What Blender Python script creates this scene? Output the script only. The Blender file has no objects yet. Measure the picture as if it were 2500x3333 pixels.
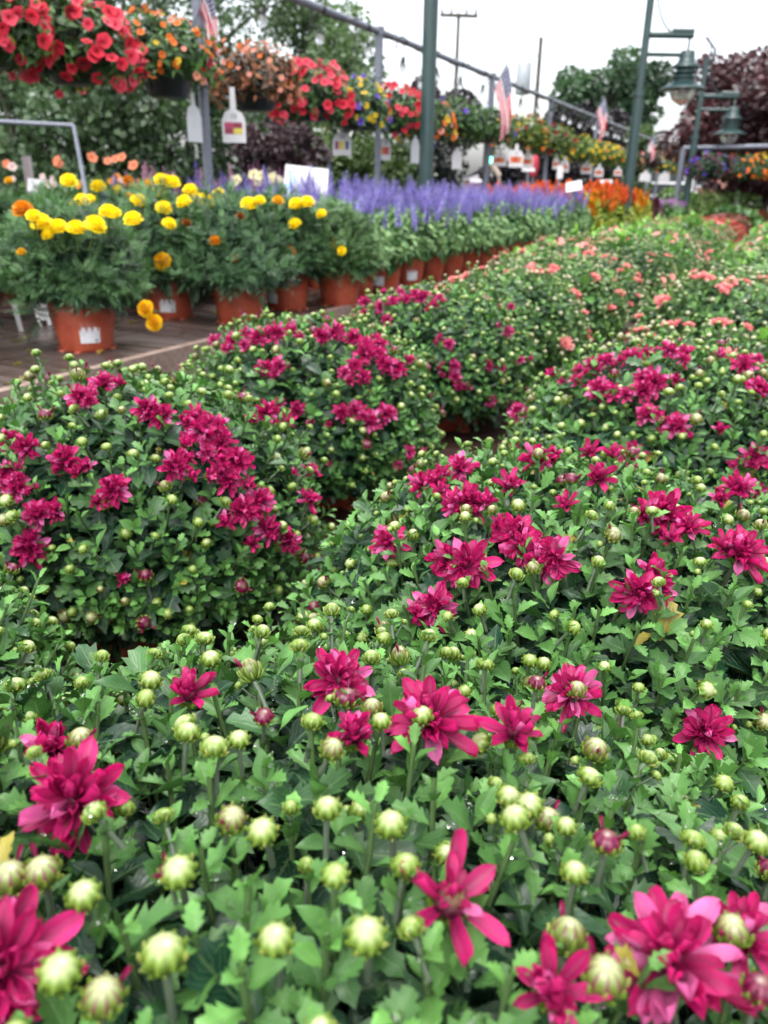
import bpy, math, random
import numpy as np
from mathutils import Vector, Matrix
random.seed(7); rng = np.random.default_rng(11)
C = bpy.context.scene.collection
RAD = math.radians

# ------------------------------------------------------------------ camera, sky, sun, exposure
F_PX, PITCH, ROLL, CZ = 2592.0, RAD(22.3), RAD(0.9), 1.15
cam_d = bpy.data.cameras.new('camera'); cam = bpy.data.objects.new('camera', cam_d); C.objects.link(cam)
cam_d.sensor_fit = 'VERTICAL'; cam_d.sensor_height = 36.0; cam_d.lens = 36.0 * F_PX / 3333
cam_d.clip_start = 0.01; cam_d.clip_end = 500
cam.matrix_world = Matrix.Translation((0, 0, CZ)) @ Matrix.Rotation(math.pi/2 - PITCH, 4, 'X') @ Matrix.Rotation(ROLL, 4, 'Z')
cam_d.dof.use_dof = True; cam_d.dof.focus_distance = 0.60; cam_d.dof.aperture_fstop = 9.0
bpy.context.scene.camera = cam
W = bpy.data.worlds.new('World'); bpy.context.scene.world = W; W.use_nodes = True
nt = W.node_tree; nt.nodes.clear()
sky = nt.nodes.new('ShaderNodeTexSky'); sky.sky_type = 'NISHITA'; sky.sun_disc = False
sky.sun_elevation = RAD(58); sky.sun_rotation = RAD(200); sky.dust_density = 4.0; sky.air_density = 1.0
hs = nt.nodes.new('ShaderNodeHueSaturation'); hs.inputs['Saturation'].default_value = 0.30
bg = nt.nodes.new('ShaderNodeBackground'); bg.inputs['Strength'].default_value = 0.15
wo = nt.nodes.new('ShaderNodeOutputWorld')
nt.links.new(sky.outputs[0], hs.inputs['Color']); nt.links.new(hs.outputs[0], bg.inputs[0]); nt.links.new(bg.outputs[0], wo.inputs[0])
sd = bpy.data.lights.new('sun', 'SUN'); sun = bpy.data.objects.new('sun', sd); C.objects.link(sun)
sd.energy = 1.3; sd.angle = RAD(25); sd.color = (1, .97, .93)
sun.rotation_euler = (RAD(32), 0, RAD(160))
vs = bpy.context.scene.view_settings; vs.view_transform = 'Standard'; vs.look = 'None'; vs.gamma = 1; vs.exposure = 1.7
try: bpy.context.scene.cycles.max_bounces = 6; bpy.context.scene.cycles.diffuse_bounces = 2
except Exception: pass

# ------------------------------------------------------------------ helpers
def ray(x, y):
    u = (x-1250)/F_PX; v = (1666-y)/F_PX
    a = u*math.cos(ROLL)-v*math.sin(ROLL); b = u*math.sin(ROLL)+v*math.cos(ROLL)
    return np.array([a, math.cos(PITCH)+b*math.sin(PITCH), -math.sin(PITCH)+b*math.cos(PITCH)])
def at(x, y, Y):            # point of the place seen at photo pixel x, y and Y metres away
    d = ray(x, y); return d*(Y/d[1]) + np.array([0, 0, CZ])
def atz(x, y, z):
    d = ray(x, y); return d*((z-CZ)/d[2]) + np.array([0, 0, CZ])
def lin(h):
    h = h.lstrip('#'); v = [int(h[i:i+2], 16)/255 for i in (0, 2, 4)]
    return np.array([c/12.92 if c <= .04045 else ((c+.055)/1.055)**2.4 for c in v])
def nrm(a):
    a = np.asarray(a, float); return a/np.maximum(np.linalg.norm(a, axis=-1, keepdims=True), 1e-9)

class G:
    def __init__(s): s.V=[]; s.F=[]; s.T=[]; s.U=[]; s.n=0
    def add(s, V, F, col=(1,1,1), uv=None, m=0):
        V = np.asarray(V, float); k = len(V); col = np.asarray(col, float)
        if col.ndim == 1: col = np.tile(col, (k, 1))
        s.V.append(V); s.T.append(col); s.U.append(np.zeros((k, 2)) if uv is None else np.asarray(uv, float))
        s.F.append((np.asarray(F, int)+s.n, m)); s.n += k; return s
    def tp(s, t, col=(1,1,1), R=None, T=None, m=0):
        V = t['V'] if R is None else t['V'] @ np.asarray(R).T
        if T is not None: V = V+np.asarray(T)
        for F, mm in t['F']: pass
        k = s.n; c = t['C']*np.asarray(col)
        s.V.append(V); s.T.append(c); s.U.append(t['U']); s.n += len(V)
        for F, mm in t['F']: s.F.append((F+k, mm+m))
        return s
    def scatter(s, t, R, T, tint, m=0):
        N = len(T)
        if N == 0: return s
        n = len(t['V']); V = np.einsum('nij,vj->nvi', R, t['V'])+np.asarray(T)[:, None]
        c = t['C'][None]*np.asarray(tint)[:, None]
        k = s.n; off = (np.arange(N)*n)[:, None, None]
        s.V.append(V.reshape(-1, 3)); s.T.append(c.reshape(-1, 3)); s.U.append(np.tile(t['U'], (N, 1)))
        for F, mm in t['F']: s.F.append(((F[None]+off).reshape(-1, F.shape[1])+k, mm+m))
        s.n += N*n; return s
    def tpl(s):
        return dict(V=np.concatenate(s.V), F=list(s.F), C=np.concatenate(s.T), U=np.concatenate(s.U))
    def mesh(s, name, mats, smooth=True):
        me = bpy.data.meshes.new(name); V = np.concatenate(s.V)
        loops = np.concatenate([F.ravel() for F, m in s.F]); cnt = np.concatenate([np.full(len(F), F.shape[1]) for F, m in s.F])
        mi = np.concatenate([np.full(len(F), m) for F, m in s.F]); st = np.concatenate([[0], np.cumsum(cnt)[:-1]])
        me.vertices.add(len(V)); me.vertices.foreach_set('co', V.ravel().astype(np.float32))
        me.loops.add(len(loops)); me.loops.foreach_set('vertex_index', loops.astype(np.int32))
        me.polygons.add(len(cnt)); me.polygons.foreach_set('loop_start', st.astype(np.int32)); me.polygons.foreach_set('loop_total', cnt.astype(np.int32))
        me.polygons.foreach_set('material_index', mi.astype(np.int32)); me.polygons.foreach_set('use_smooth', np.full(len(cnt), smooth))
        a = me.attributes.new('tint', 'FLOAT_COLOR', 'POINT'); T = np.concatenate(s.T)
        a.data.foreach_set('color', np.concatenate([T, np.ones((len(T), 1))], 1).ravel().astype(np.float32))
        b = me.attributes.new('luv', 'FLOAT2', 'POINT'); b.data.foreach_set('vector', np.concatenate(s.U).ravel().astype(np.float32))
        me.update(calc_edges=True)
        for m in (mats if isinstance(mats, (list, tuple)) else [mats]): me.materials.append(m)
        return me
def link(name, me, parent=None, loc=None, M=None):
    o = bpy.data.objects.new(name, me); C.objects.link(o)
    if parent is not None: o.parent = parent
    if M is not None: o.matrix_basis = M
    if loc is not None: o.location = loc
    return o
def mk(name, g, mats, parent=None, loc=None, smooth=True, M=None):
    return link(name, g.mesh(name, mats, smooth), parent, loc, M)
def tag(o, label=None, cat=None, group=None, kind=None):
    if label: o['label'] = label
    if cat: o['category'] = cat
    if group: o['group'] = group
    if kind: o['kind'] = kind
    return o
def thing(name, loc, label, cat, group=None, rz=0):
    o = bpy.data.objects.new(name, None); C.objects.link(o); o.location = loc; o.rotation_euler[2] = rz
    o.empty_display_size = .1
    return tag(o, label, cat, group)
def kids(o, idx):
    return idx.get(o.name, [])
def copy_tree(src, parent=None, idx=None):
    c = src.copy(); C.objects.link(c); c.parent = parent
    for k in idx.get(src.name, []): copy_tree(k, c, idx)
    return c
def index_tree(root):
    d = {}
    for o in bpy.data.objects:
        if o.parent is not None: d.setdefault(o.parent.name, []).append(o)
    return d
ORD = 'first second third fourth fifth sixth seventh eighth ninth tenth eleventh twelfth thirteenth fourteenth fifteenth sixteenth seventeenth eighteenth nineteenth twentieth'.split()

def tube(g, P, r, n=6, col=(1,1,1), m=0, cap=True):
    P = np.asarray(P, float); k = len(P); r = np.broadcast_to(r, (k,)).astype(float)
    D = nrm(np.gradient(P, axis=0)); ref = np.array([0, 0, 1.]) if abs(D[0][2]) < .9 else np.array([1., 0, 0])
    A = nrm(np.cross(D, ref)); B = np.cross(D, A); th = np.arange(n)*2*math.pi/n
    V = (P[:, None]+r[:, None, None]*(A[:, None]*np.cos(th)[None, :, None]+B[:, None]*np.sin(th)[None, :, None])).reshape(-1, 3)
    F = [[i*n+j, i*n+(j+1) % n, (i+1)*n+(j+1) % n, (i+1)*n+j] for i in range(k-1) for j in range(n)]
    g.add(V, F, col, m=m)
    if cap and n >= 3:
        for e in (0, k-1):
            c = np.vstack([V[e*n:(e+1)*n], P[e]]); F2 = [[j, (j+1) % n, n] for j in range(n)]
            g.add(c, F2, col, m=m)
def lathe(g, prof, n=24, col=(1,1,1), m=0, c=(0,0,0)):
    prof = np.asarray(prof, float); th = np.arange(n)*2*math.pi/n; k = len(prof)
    V = np.stack([prof[:, 0:1]*np.cos(th), prof[:, 0:1]*np.sin(th), np.repeat(prof[:, 1:2], n, 1)], -1).reshape(-1, 3)+np.asarray(c)
    F = [[i*n+j, i*n+(j+1) % n, (i+1)*n+(j+1) % n, (i+1)*n+j] for i in range(k-1) for j in range(n)]
    cc = np.repeat(np.asarray(col, float).reshape(-1, 3) if np.ndim(col) > 1 else np.tile(col, (k, 1)), n, 0)
    g.add(V, F, cc, m=m)
def box(g, c, s, col=(1,1,1), rz=0, m=0, R=None):
    s = np.asarray(s)/2; V = np.array([[x, y, z] for x in (-1, 1) for y in (-1, 1) for z in (-1, 1)])*s
    if R is not None: V = V @ np.asarray(R).T
    if rz: V = V @ np.array([[math.cos(rz), -math.sin(rz), 0], [math.sin(rz), math.cos(rz), 0], [0, 0, 1]]).T
    g.add(V+np.asarray(c), [[0,1,3,2],[4,6,7,5],[0,4,5,1],[2,3,7,6],[0,2,6,4],[1,5,7,3]], col, m=m)
def frame_yz(d, n):     # matrices whose y is d and whose z is near n
    d = nrm(d); x = nrm(np.cross(d, n)); z = np.cross(x, d); return np.stack([x, d, z], -1)
def frame_z(z, spin=None):
    z = nrm(z); ref = np.where(np.abs(z[..., 2:3]) < .95, np.array([0, 0, 1.]), np.array([1., 0, 0]))
    x = nrm(np.cross(ref, z)); y = np.cross(z, x)
    if spin is not None:
        c = np.cos(spin)[..., None]; s_ = np.sin(spin)[..., None]; x, y = x*c+y*s_, y*c-x*s_
    return np.stack([x, y, z], -1)
def m4(R, T, s=1.0):
    M = Matrix.Identity(4)
    for i in range(3):
        for j in range(3): M[i][j] = float(R[i][j])*s
        M[i][3] = float(T[i])
    return M

# ------------------------------------------------------------------ materials
def newmat(name):
    m = bpy.data.materials.new(name); m.use_nodes = True; n = m.node_tree; b = n.nodes['Principled BSDF']; return m, n, b
def tinted(name, gain=1.0, rough=.45, trans=0.0, noise=0.25, nscale=60, spec=.5, bump=0.0, bscale=200, vein=False, coat=0, backlight=None):
    m, n, b = newmat(name); L = n.links
    a = n.nodes.new('ShaderNodeAttribute'); a.attribute_name = 'tint'
    tc = n.nodes.new('ShaderNodeTexCoord'); nz = n.nodes.new('ShaderNodeTexNoise'); nz.inputs['Scale'].default_value = nscale; nz.inputs['Detail'].default_value = 4
    L.new(tc.outputs['Object'], nz.inputs['Vector'])
    mr = n.nodes.new('ShaderNodeMapRange'); mr.inputs[1].default_value = .3; mr.inputs[2].default_value = .7; mr.inputs[3].default_value = gain*(1-noise); mr.inputs[4].default_value = gain*(1+noise)
    L.new(nz.outputs['Fac'], mr.inputs[0])
    mx = n.nodes.new('ShaderNodeVectorMath'); mx.operation = 'SCALE'; L.new(a.outputs['Color'], mx.inputs[0]); L.new(mr.outputs[0], mx.inputs['Scale'])
    col = mx.outputs[0]
    b.inputs['Roughness'].default_value = rough; b.inputs['Specular IOR Level'].default_value = spec
    if coat: b.inputs['Coat Weight'].default_value = coat; b.inputs['Coat Roughness'].default_value = .12
    hgt = nz.outputs['Fac']
    if vein:
        u = n.nodes.new('ShaderNodeAttribute'); u.attribute_name = 'luv'; sp = n.nodes.new('ShaderNodeSeparateXYZ'); L.new(u.outputs['Vector'], sp.inputs[0])
        ab = n.nodes.new('ShaderNodeMath'); ab.operation = 'ABSOLUTE'; L.new(sp.outputs[0], ab.inputs[0])
        mid = n.nodes.new('ShaderNodeMapRange'); mid.inputs[1].default_value = .02; mid.inputs[2].default_value = .12; mid.inputs[3].default_value = 1; mid.inputs[4].default_value = 0; L.new(ab.outputs[0], mid.inputs[0])
        # side veins: sin((v - .6|u|) * k)
        k1 = n.nodes.new('ShaderNodeMath'); k1.operation = 'MULTIPLY_ADD'; k1.inputs[1].default_value = -.45; L.new(ab.outputs[0], k1.inputs[0]); L.new(sp.outputs[1], k1.inputs[2])
        k2 = n.nodes.new('ShaderNodeMath'); k2.operation = 'MULTIPLY'; k2.inputs[1].default_value = 44; L.new(k1.outputs[0], k2.inputs[0])
        k3 = n.nodes.new('ShaderNodeMath'); k3.operation = 'SINE'; L.new(k2.outputs[0], k3.inputs[0])
        k4 = n.nodes.new('ShaderNodeMapRange'); k4.inputs[1].default_value = .75; k4.inputs[2].default_value = 1; k4.inputs[3].default_value = 0; k4.inputs[4].default_value = .6; L.new(k3.outputs[0], k4.inputs[0])
        mm = n.nodes.new('ShaderNodeMath'); mm.operation = 'MAXIMUM'; L.new(mid.outputs[0], mm.inputs[0]); L.new(k4.outputs[0], mm.inputs[1])
        m2 = n.nodes.new('ShaderNodeMix'); m2.data_type = 'RGBA'; m2.inputs['B'].default_value = (.16, .27, .10, 1)
        sc = n.nodes.new('ShaderNodeMath'); sc.operation = 'MULTIPLY'; sc.inputs[1].default_value = .38; L.new(mm.outputs[0], sc.inputs[0])
        L.new(sc.outputs[0], m2.inputs['Factor']); L.new(col, m2.inputs['A']); col = m2.outputs['Result']
        hh = n.nodes.new('ShaderNodeMath'); hh.operation = 'MULTIPLY_ADD'; hh.inputs[1].default_value = -1.2; L.new(mm.outputs[0], hh.inputs[0]); L.new(nz.outputs['Fac'], hh.inputs[2]); hgt = hh.outputs[0]
    if bump:
        bp = n.nodes.new('ShaderNodeBump'); bp.inputs['Strength'].default_value = bump; bp.inputs['Distance'].default_value = .002; L.new(hgt, bp.inputs['Height']); L.new(bp.outputs[0], b.inputs['Normal'])
    L.new(col, b.inputs['Base Color'])
    if trans:
        t = n.nodes.new('ShaderNodeBsdfTranslucent'); ms = n.nodes.new('ShaderNodeMixShader'); ms.inputs[0].default_value = trans
        tm = n.nodes.new('ShaderNodeVectorMath'); tm.operation = 'MULTIPLY'; tm.inputs[1].default_value = backlight or (1.1, 1.3, .7)
        L.new(col, tm.inputs[0]); L.new(tm.outputs[0], t.inputs[0]); out = n.nodes['Material Output']
        L.new(b.outputs[0], ms.inputs[1]); L.new(t.outputs[0], ms.inputs[2]); L.new(ms.outputs[0], out.inputs[0])
    return m
def surf(name, c1, c2, rough=.6, scale=8, stretch=(1,1,1), bump=.3, dist=.003, spec=.5, metal=0, detail=8, coat=0, wet=None):
    c1 = tuple(v*.72 for v in c1); c2 = tuple(v*.72 for v in c2)
    m, n, b = newmat(name); L = n.links
    tc = n.nodes.new('ShaderNodeTexCoord'); mp = n.nodes.new('ShaderNodeMapping'); mp.inputs['Scale'].default_value = stretch
    nz = n.nodes.new('ShaderNodeTexNoise'); nz.inputs['Scale'].default_value = scale; nz.inputs['Detail'].default_value = detail; nz.inputs['Roughness'].default_value = .62
    L.new(tc.outputs['Object'], mp.inputs[0]); L.new(mp.outputs[0], nz.inputs[0])
    cr = n.nodes.new('ShaderNodeValToRGB'); cr.color_ramp.elements[0].position = .32; cr.color_ramp.elements[1].position = .68
    cr.color_ramp.elements[0].color = (*c1, 1); cr.color_ramp.elements[1].color = (*c2, 1)
    L.new(nz.outputs[0], cr.inputs[0]); L.new(cr.outputs[0], b.inputs['Base Color'])
    b.inputs['Roughness'].default_value = rough; b.inputs['Metallic'].default_value = metal; b.inputs['Specular IOR Level'].default_value = spec
    if coat: b.inputs['Coat Weight'].default_value = coat
    if wet:
        n2 = n.nodes.new('ShaderNodeTexNoise'); n2.inputs['Scale'].default_value = scale*.3; L.new(mp.outputs[0], n2.inputs[0])
        mr = n.nodes.new('ShaderNodeMapRange'); mr.inputs[1].default_value = .4; mr.inputs[2].default_value = .6; mr.inputs[3].default_value = wet; mr.inputs[4].default_value = rough
        L.new(n2.outputs[0], mr.inputs[0]); L.new(mr.outputs[0], b.inputs['Roughness'])
    if bump:
        bp = n.nodes.new('ShaderNodeBump'); bp.inputs['Strength'].default_value = bump; bp.inputs['Distance'].default_value = dist; L.new(nz.outputs[0], bp.inputs['Height']); L.new(bp.outputs[0], b.inputs['Normal'])
    return m
M_LEAF = tinted('wet leaf', gain=.48, rough=.40, trans=.15, noise=.22, nscale=70, spec=.36, bump=.35, vein=True)
M_FAR = tinted('soft leaf', gain=.60, rough=.45, trans=.25, noise=.2, nscale=9, spec=.45)
M_PETAL = tinted('petal', gain=.86, rough=.42, trans=.25, noise=.22, nscale=120, spec=.5, coat=.25, bump=.4, backlight=(1.25, .8, 1.0))
M_SOFTP = tinted('soft petal', gain=.72, rough=.6, trans=.3, noise=.12, nscale=40, spec=.3, backlight=(1.1, 1, 1))
M_BUD = tinted('bud', gain=.50, rough=.33, trans=.08, noise=.08, nscale=200, spec=.5)
M_POT = surf('terracotta plastic', (.33, .045, .020), (.56, .12, .06), rough=.42, scale=14, bump=.1, wet=.3)
M_POTD = surf('dark red pot plastic', (.20, .03, .018), (.30, .045, .026), rough=.45, scale=14, bump=.1)
M_SOIL = surf('potting soil', (.012, .009, .007), (.04, .03, .022), rough=.9, scale=60, bump=1, dist=.01)
M_BLACKPOT = surf('black plastic', (.006, .006, .007), (.014, .014, .016), rough=.4, scale=20, bump=.05)
M_WOOD = surf('dark wet deck wood', (.045, .030, .026), (.13, .090, .078), rough=.55, scale=5, stretch=(1, 14, 14), bump=.6, dist=.004, wet=.22)
M_WOOD2 = surf('pale weathered edge board', (.22, .145, .115), (.40, .30, .25), rough=.6, scale=5, stretch=(1, 12, 12), bump=.5, wet=.35)
M_GREY = surf('galvanised pipe', (.17, .19, .24), (.26, .28, .34), rough=.45, scale=30, bump=.1, metal=.2)
M_GREEN = surf('dark green paint', (.014, .045, .045), (.024, .065, .063), rough=.35, scale=12, bump=.08, coat=.2)
M_WHITE = surf('white card', (.72, .72, .74), (.82, .82, .84), rough=.5, scale=20, bump=0)
M_DARK = surf('black rubber', (.01, .01, .01), (.02, .02, .02), rough=.5, scale=20, bump=0)
M_TINT = tinted('printed ink', gain=.8, rough=.5, noise=.15, nscale=40)
M_BARK = surf('bark', (.05, .04, .032), (.12, .10, .08), rough=.9, scale=6, stretch=(1, 1, .2), bump=1, dist=.03)
M_GLASS, _n, _b = newmat('clear glass'); _b.inputs['Base Color'].default_value = (.9, .92, .93, 1); _b.inputs['Roughness'].default_value = .08; _b.inputs['Transmission Weight'].default_value = .85; _b.inputs['IOR'].default_value = 1.3
M_DROP, _n, _b = newmat('water'); _b.inputs['Base Color'].default_value = (1, 1, 1, 1); _b.inputs['Roughness'].default_value = .02; _b.inputs['Transmission Weight'].default_value = 1; _b.inputs['IOR'].default_value = 1.33

# ------------------------------------------------------------------ templates: leaves, buds, flowers
def leaf_tpl(wid, nu=4, curl=.25, fold=.25, fwd=.10, wav=0.0):
    v = np.linspace(0, 1, len(wid)); wid = np.asarray(wid, float); u = np.linspace(-1, 1, nu+1)
    U, Vv = np.meshgrid(u, v); w = wid[:, None]; big = (np.r_[0, np.diff(wid)] > 0)[:, None]
    X = U*w; Y = Vv+np.abs(U)**2*fwd*(w/wid.max())*np.where(big, 1, .4); Z = fold*np.abs(X)-curl*Vv**2+wav*np.sin(Vv*9+U*2)
    V = np.stack([X, Y, Z], -1).reshape(-1, 3); n = nu+1
    F = [[i*n+j, i*n+j+1, (i+1)*n+j+1, (i+1)*n+j] for i in range(len(v)-1) for j in range(nu)]
    return G().add(V, F, uv=np.stack([U, Vv], -1).reshape(-1, 2)).tpl()
L0 = [leaf_tpl([.03,.05,.09,.26,.17,.36,.22,.30,.15,.17,.02], 4, .28, .3, .16),
      leaf_tpl([.03,.04,.12,.20,.15,.30,.19,.26,.14,.12,.01], 4, .05, .45, .18, .02),
      leaf_tpl([.03,.05,.10,.30,.20,.33,.20,.22,.10,.01], 4, .5, .2, .14, .03),
      leaf_tpl([.03,.05,.11,.17,.21,.22,.19,.14,.08,.01], 4, .2, .5, .02, .02)]
L1 = [leaf_tpl([.03,.10,.30,.18,.36,.18,.22,.01], 2, .28, .3, .14), leaf_tpl([.03,.12,.24,.15,.30,.15,.01], 2, .1, .5, .14), leaf_tpl([.04,.16,.24,.20,.01], 2, .4, .4, .0)]
L2 = [leaf_tpl([.04,.30,.22,.01], 2, .3, .4, .1), leaf_tpl([.05,.26,.01], 2, .2, .5, .1)]
OV = [leaf_tpl([.03,.20,.27,.23,.12,.01], 2, .45, .5, 0), leaf_tpl([.03,.17,.22,.18,.09,.01], 2, .7, .6, 0)]
def ellips(r, h, n=14, k=9, rib=0, nr=10, z0=0):
    th = np.arange(n)*2*math.pi/n; ph = np.linspace(0.02, math.pi-.02, k)
    P, T = np.meshgrid(ph, th, indexing='ij'); rr = r*np.sin(P)*(1+rib*np.cos(nr*T)*np.sin(P))
    V = np.stack([rr*np.cos(T), rr*np.sin(T), z0+h*np.cos(P)], -1).reshape(-1, 3)
    F = [[i*n+j, (i+1)*n+j, (i+1)*n+(j+1) % n, i*n+(j+1) % n] for i in range(k-1) for j in range(n)]
    return V, F, P.reshape(-1), T.reshape(-1)
GREENST = lin('#7f9079')
def bud_mesh(kind, seed, lowpoly=False):
    r_ = np.random.default_rng(seed); g = G(); r = 1.0; nr = 9 if not lowpoly else 6; n = 36 if not lowpoly else 12; k = 13 if not lowpoly else 6
    h = .82 if kind != 'stripe' else .95
    V, F, P, T = ellips(r, h, n, k, .055, nr)
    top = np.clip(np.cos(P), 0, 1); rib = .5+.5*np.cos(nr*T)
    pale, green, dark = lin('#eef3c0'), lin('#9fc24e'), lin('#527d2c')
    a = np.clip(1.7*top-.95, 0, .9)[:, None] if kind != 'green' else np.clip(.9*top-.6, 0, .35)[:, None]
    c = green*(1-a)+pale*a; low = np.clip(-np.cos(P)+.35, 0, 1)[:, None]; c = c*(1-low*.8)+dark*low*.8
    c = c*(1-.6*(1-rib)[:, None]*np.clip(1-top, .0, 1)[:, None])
    if kind == 'cream': c = lin('#f4f2c4')*(.55+.45*np.clip(top*2, 0, 1))[:, None]*(.8+.2*rib[:, None])
    if kind == 'stripe':
        mag = lin('#7d0f45'); s_ = (np.clip(1.5*(rib-.30), 0, 1)*np.clip(np.cos(P)*1.6+.75, 0, 1)*np.clip(1.25-top**3, 0, 1))[:, None]; c = c*(1-s_)+mag*s_
    if kind == 'magenta':
        m1, m2 = lin('#9c1350'), lin('#5c0a30'); c2 = m1*rib[:, None]+m2*(1-rib[:, None]); s_ = np.clip(np.cos(P)*2+.9, 0, 1)[:, None]; c = c*(1-s_)+c2*s_
        q = np.clip(top-.93, 0, 1)[:, None]*10; c = c*(1-q)+lin('#b9a98c')*q
    g.add(V, F, c)
    # bract tips: short fat fingers curling round the lower half
    for i in range(nr if not lowpoly else 5):
        for ring, (p0, ln) in enumerate([(1.75, .5)] if lowpoly else [(1.5, .55), (2.1, .5)]):
            t = 2*math.pi*(i+.5*ring)/(nr if not lowpoly else 5)+r_.normal(0, .08); ps = p0+np.array([.45, .15, -.1, -.28])
            rad = np.array([.98, 1.06, 1.12, 1.2])+r_.normal(0, .03); q = np.stack([rad*np.sin(ps)*math.cos(t), rad*np.sin(ps)*math.sin(t), h*rad*np.cos(ps)], 1)
            tube(g, q, [.10, .13, .12, .04], 5 if not lowpoly else 3, lin('#8fb043') if r_.random() < .7 else lin('#c3cf6a'))
    if kind == 'magenta' or (kind == 'stripe' and r_.random() < .6):
        for t in ([r_.uniform(0, 6)] if kind == 'stripe' else r_.uniform(0, 6.28, 2)):
            R = frame_yz(np.array([math.cos(t)*.8, math.sin(t)*.8, .6]), np.array([-math.cos(t), -math.sin(t), .8])); g.tp(dict(PT[2]), lin('#a31458'), R*1.1, [math.cos(t)*.75, math.sin(t)*.75, .25])
    tube(g, [[0, 0, -h*.85], [.1, .05, -2.2], [.05, .2, -4.6]], [.30, .24, .26], 6 if not lowpoly else 3, GREENST)
    return g
def petal_tpl(cup, recurve, w=.16, nv=7, nu=4, tipw=.8):
    v = 1-(1-np.linspace(0, 1, nv+1))**1.5; u = np.linspace(-1, 1, nu+1); U, Vv = np.meshgrid(u, v)
    wid = w*(.42+.58*np.clip(Vv/.62, 0, 1)**1.2)*np.sqrt(np.clip(1-((Vv-.66)/.345).clip(0)**2.4, 0.015, 1))
    X = U*wid; Z = cup*(np.abs(U)**2)*w*.9+recurve*Vv**2-.022*np.cos(U*8)*np.sin(Vv*3); Y = Vv-.03*np.abs(U)*Vv
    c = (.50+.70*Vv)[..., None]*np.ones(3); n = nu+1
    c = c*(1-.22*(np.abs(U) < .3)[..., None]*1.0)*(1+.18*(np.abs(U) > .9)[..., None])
    F = [[i*n+j, i*n+j+1, (i+1)*n+j+1, (i+1)*n+j] for i in range(nv) for j in range(nu)]
    return G().add(np.stack([X, Y, Z], -1).reshape(-1, 3), F, c.reshape(-1, 3), uv=np.stack([U, Vv], -1).reshape(-1, 2)).tpl()
PT = [petal_tpl(.9, -.10, .165), petal_tpl(1.3, .10, .155), petal_tpl(1.6, .24, .15), petal_tpl(.6, -.30, .18)]
PL = [petal_tpl(.9, -.1, .18, 4, 2), petal_tpl(1.4, .14, .16, 4, 2)]
def flower_mesh(seed, style='full', cols=('#c2185f', '#8e1040', '#e2509c'), low=False):
    """radius 1 = outer petal length; axis z; returns petals and centre as two meshes"""
    r_ = np.random.default_rng(seed); g = G(); c1, c2, c3 = [lin(c) for c in cols]
    P_ = PL if low else PT
    if style == 'full': rings = [(13, 6, 1.0), (13, 21, .96), (13, 38, .87), (12, 55, .74), (11, 70, .58)]
    elif style == 'sparse': rings = [(6, 2, .98), (5, 34, .85), (7, 60, .52), (9, 74, .42)]
    elif style == 'half': rings = [(7, 38, .95), (9, 58, .88), (9, 72, .74), (7, 80, .55)]
    else: rings = [(18, 0, 1.0), (16, 14, .86), (14, 32, .62), (10, 55, .40)]      # daisy-like coral
    for i, (n, el, ln) in enumerate(rings):
        if low and i == 3: n = 5
        for k in range(n):
            if style == 'full' and r_.random() < .07: continue
            t = 2*math.pi*(k+.5*(i % 2))/n+r_.normal(0, .12); e = RAD(el+r_.normal(0, 17 if style != 'coral' else 5)); l = ln*r_.uniform(.68, 1.12)
            rad = np.array([math.cos(t), math.sin(t), 0]); d = rad*math.cos(e)+np.array([0, 0, math.sin(e)]); nn = -rad*math.sin(e)+np.array([0, 0, math.cos(e)])
            nn = nrm(nn+r_.normal(0, .18, 3)); R = frame_yz(d, nn)*l; q = r_.random()
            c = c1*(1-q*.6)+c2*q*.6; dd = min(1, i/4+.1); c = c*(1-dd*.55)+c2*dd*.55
            if i < 3 and r_.random() < .17: c = c*.5+c3*.5
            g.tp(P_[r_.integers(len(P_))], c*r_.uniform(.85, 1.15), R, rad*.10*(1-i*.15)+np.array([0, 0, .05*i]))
    # calyx and stem
    nb = 9 if not low else 5
    for k in range(nb):
        t = 2*math.pi*k/nb; tube(g, [[.05*math.cos(t), .05*math.sin(t), -.20], [.26*math.cos(t), .26*math.sin(t), -.12], [.34*math.cos(t), .34*math.sin(t), .06]], [.09, .10, .03], 4, lin('#86a83f'), m=1, cap=False)
    tube(g, [[0, 0, -.1], [.03, 0, -.8], [0, .05, -1.7]], [.085, .065, .07], 5, GREENST, m=1, cap=False)
    c = G()
    V, F, P, T = ellips(.20 if style != 'sparse' else .30, .24, 16, 7, .10, 8, .16 if style != 'coral' else .05); cc = lin('#5a0a2c')*(.6+.8*np.clip(np.cos(P), 0, 1))[:, None]
    if style == 'coral': cc = lin('#c9a13c')*np.ones((len(V), 1))
    elif style == 'sparse': q = np.clip(np.cos(P)*3-2.1, 0, 1)[:, None]; cc = cc*(1-q)+lin('#8b8c4a')*q
    c.add(V, F, cc)
    if style != 'coral' and not low:
        for k in range(14):
            t = r_.uniform(0, 6.28); rr = r_.uniform(.10, .26); rad = np.array([math.cos(t), math.sin(t), 0]); d = nrm(rad*(-.15+rr)+np.array([0, 0, 1]))
            c.tp(PT[2], c2*r_.uniform(.9, 1.5), frame_yz(d, -rad)*.30, rad*rr+np.array([0, 0, .08]))
    return g, c

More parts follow.
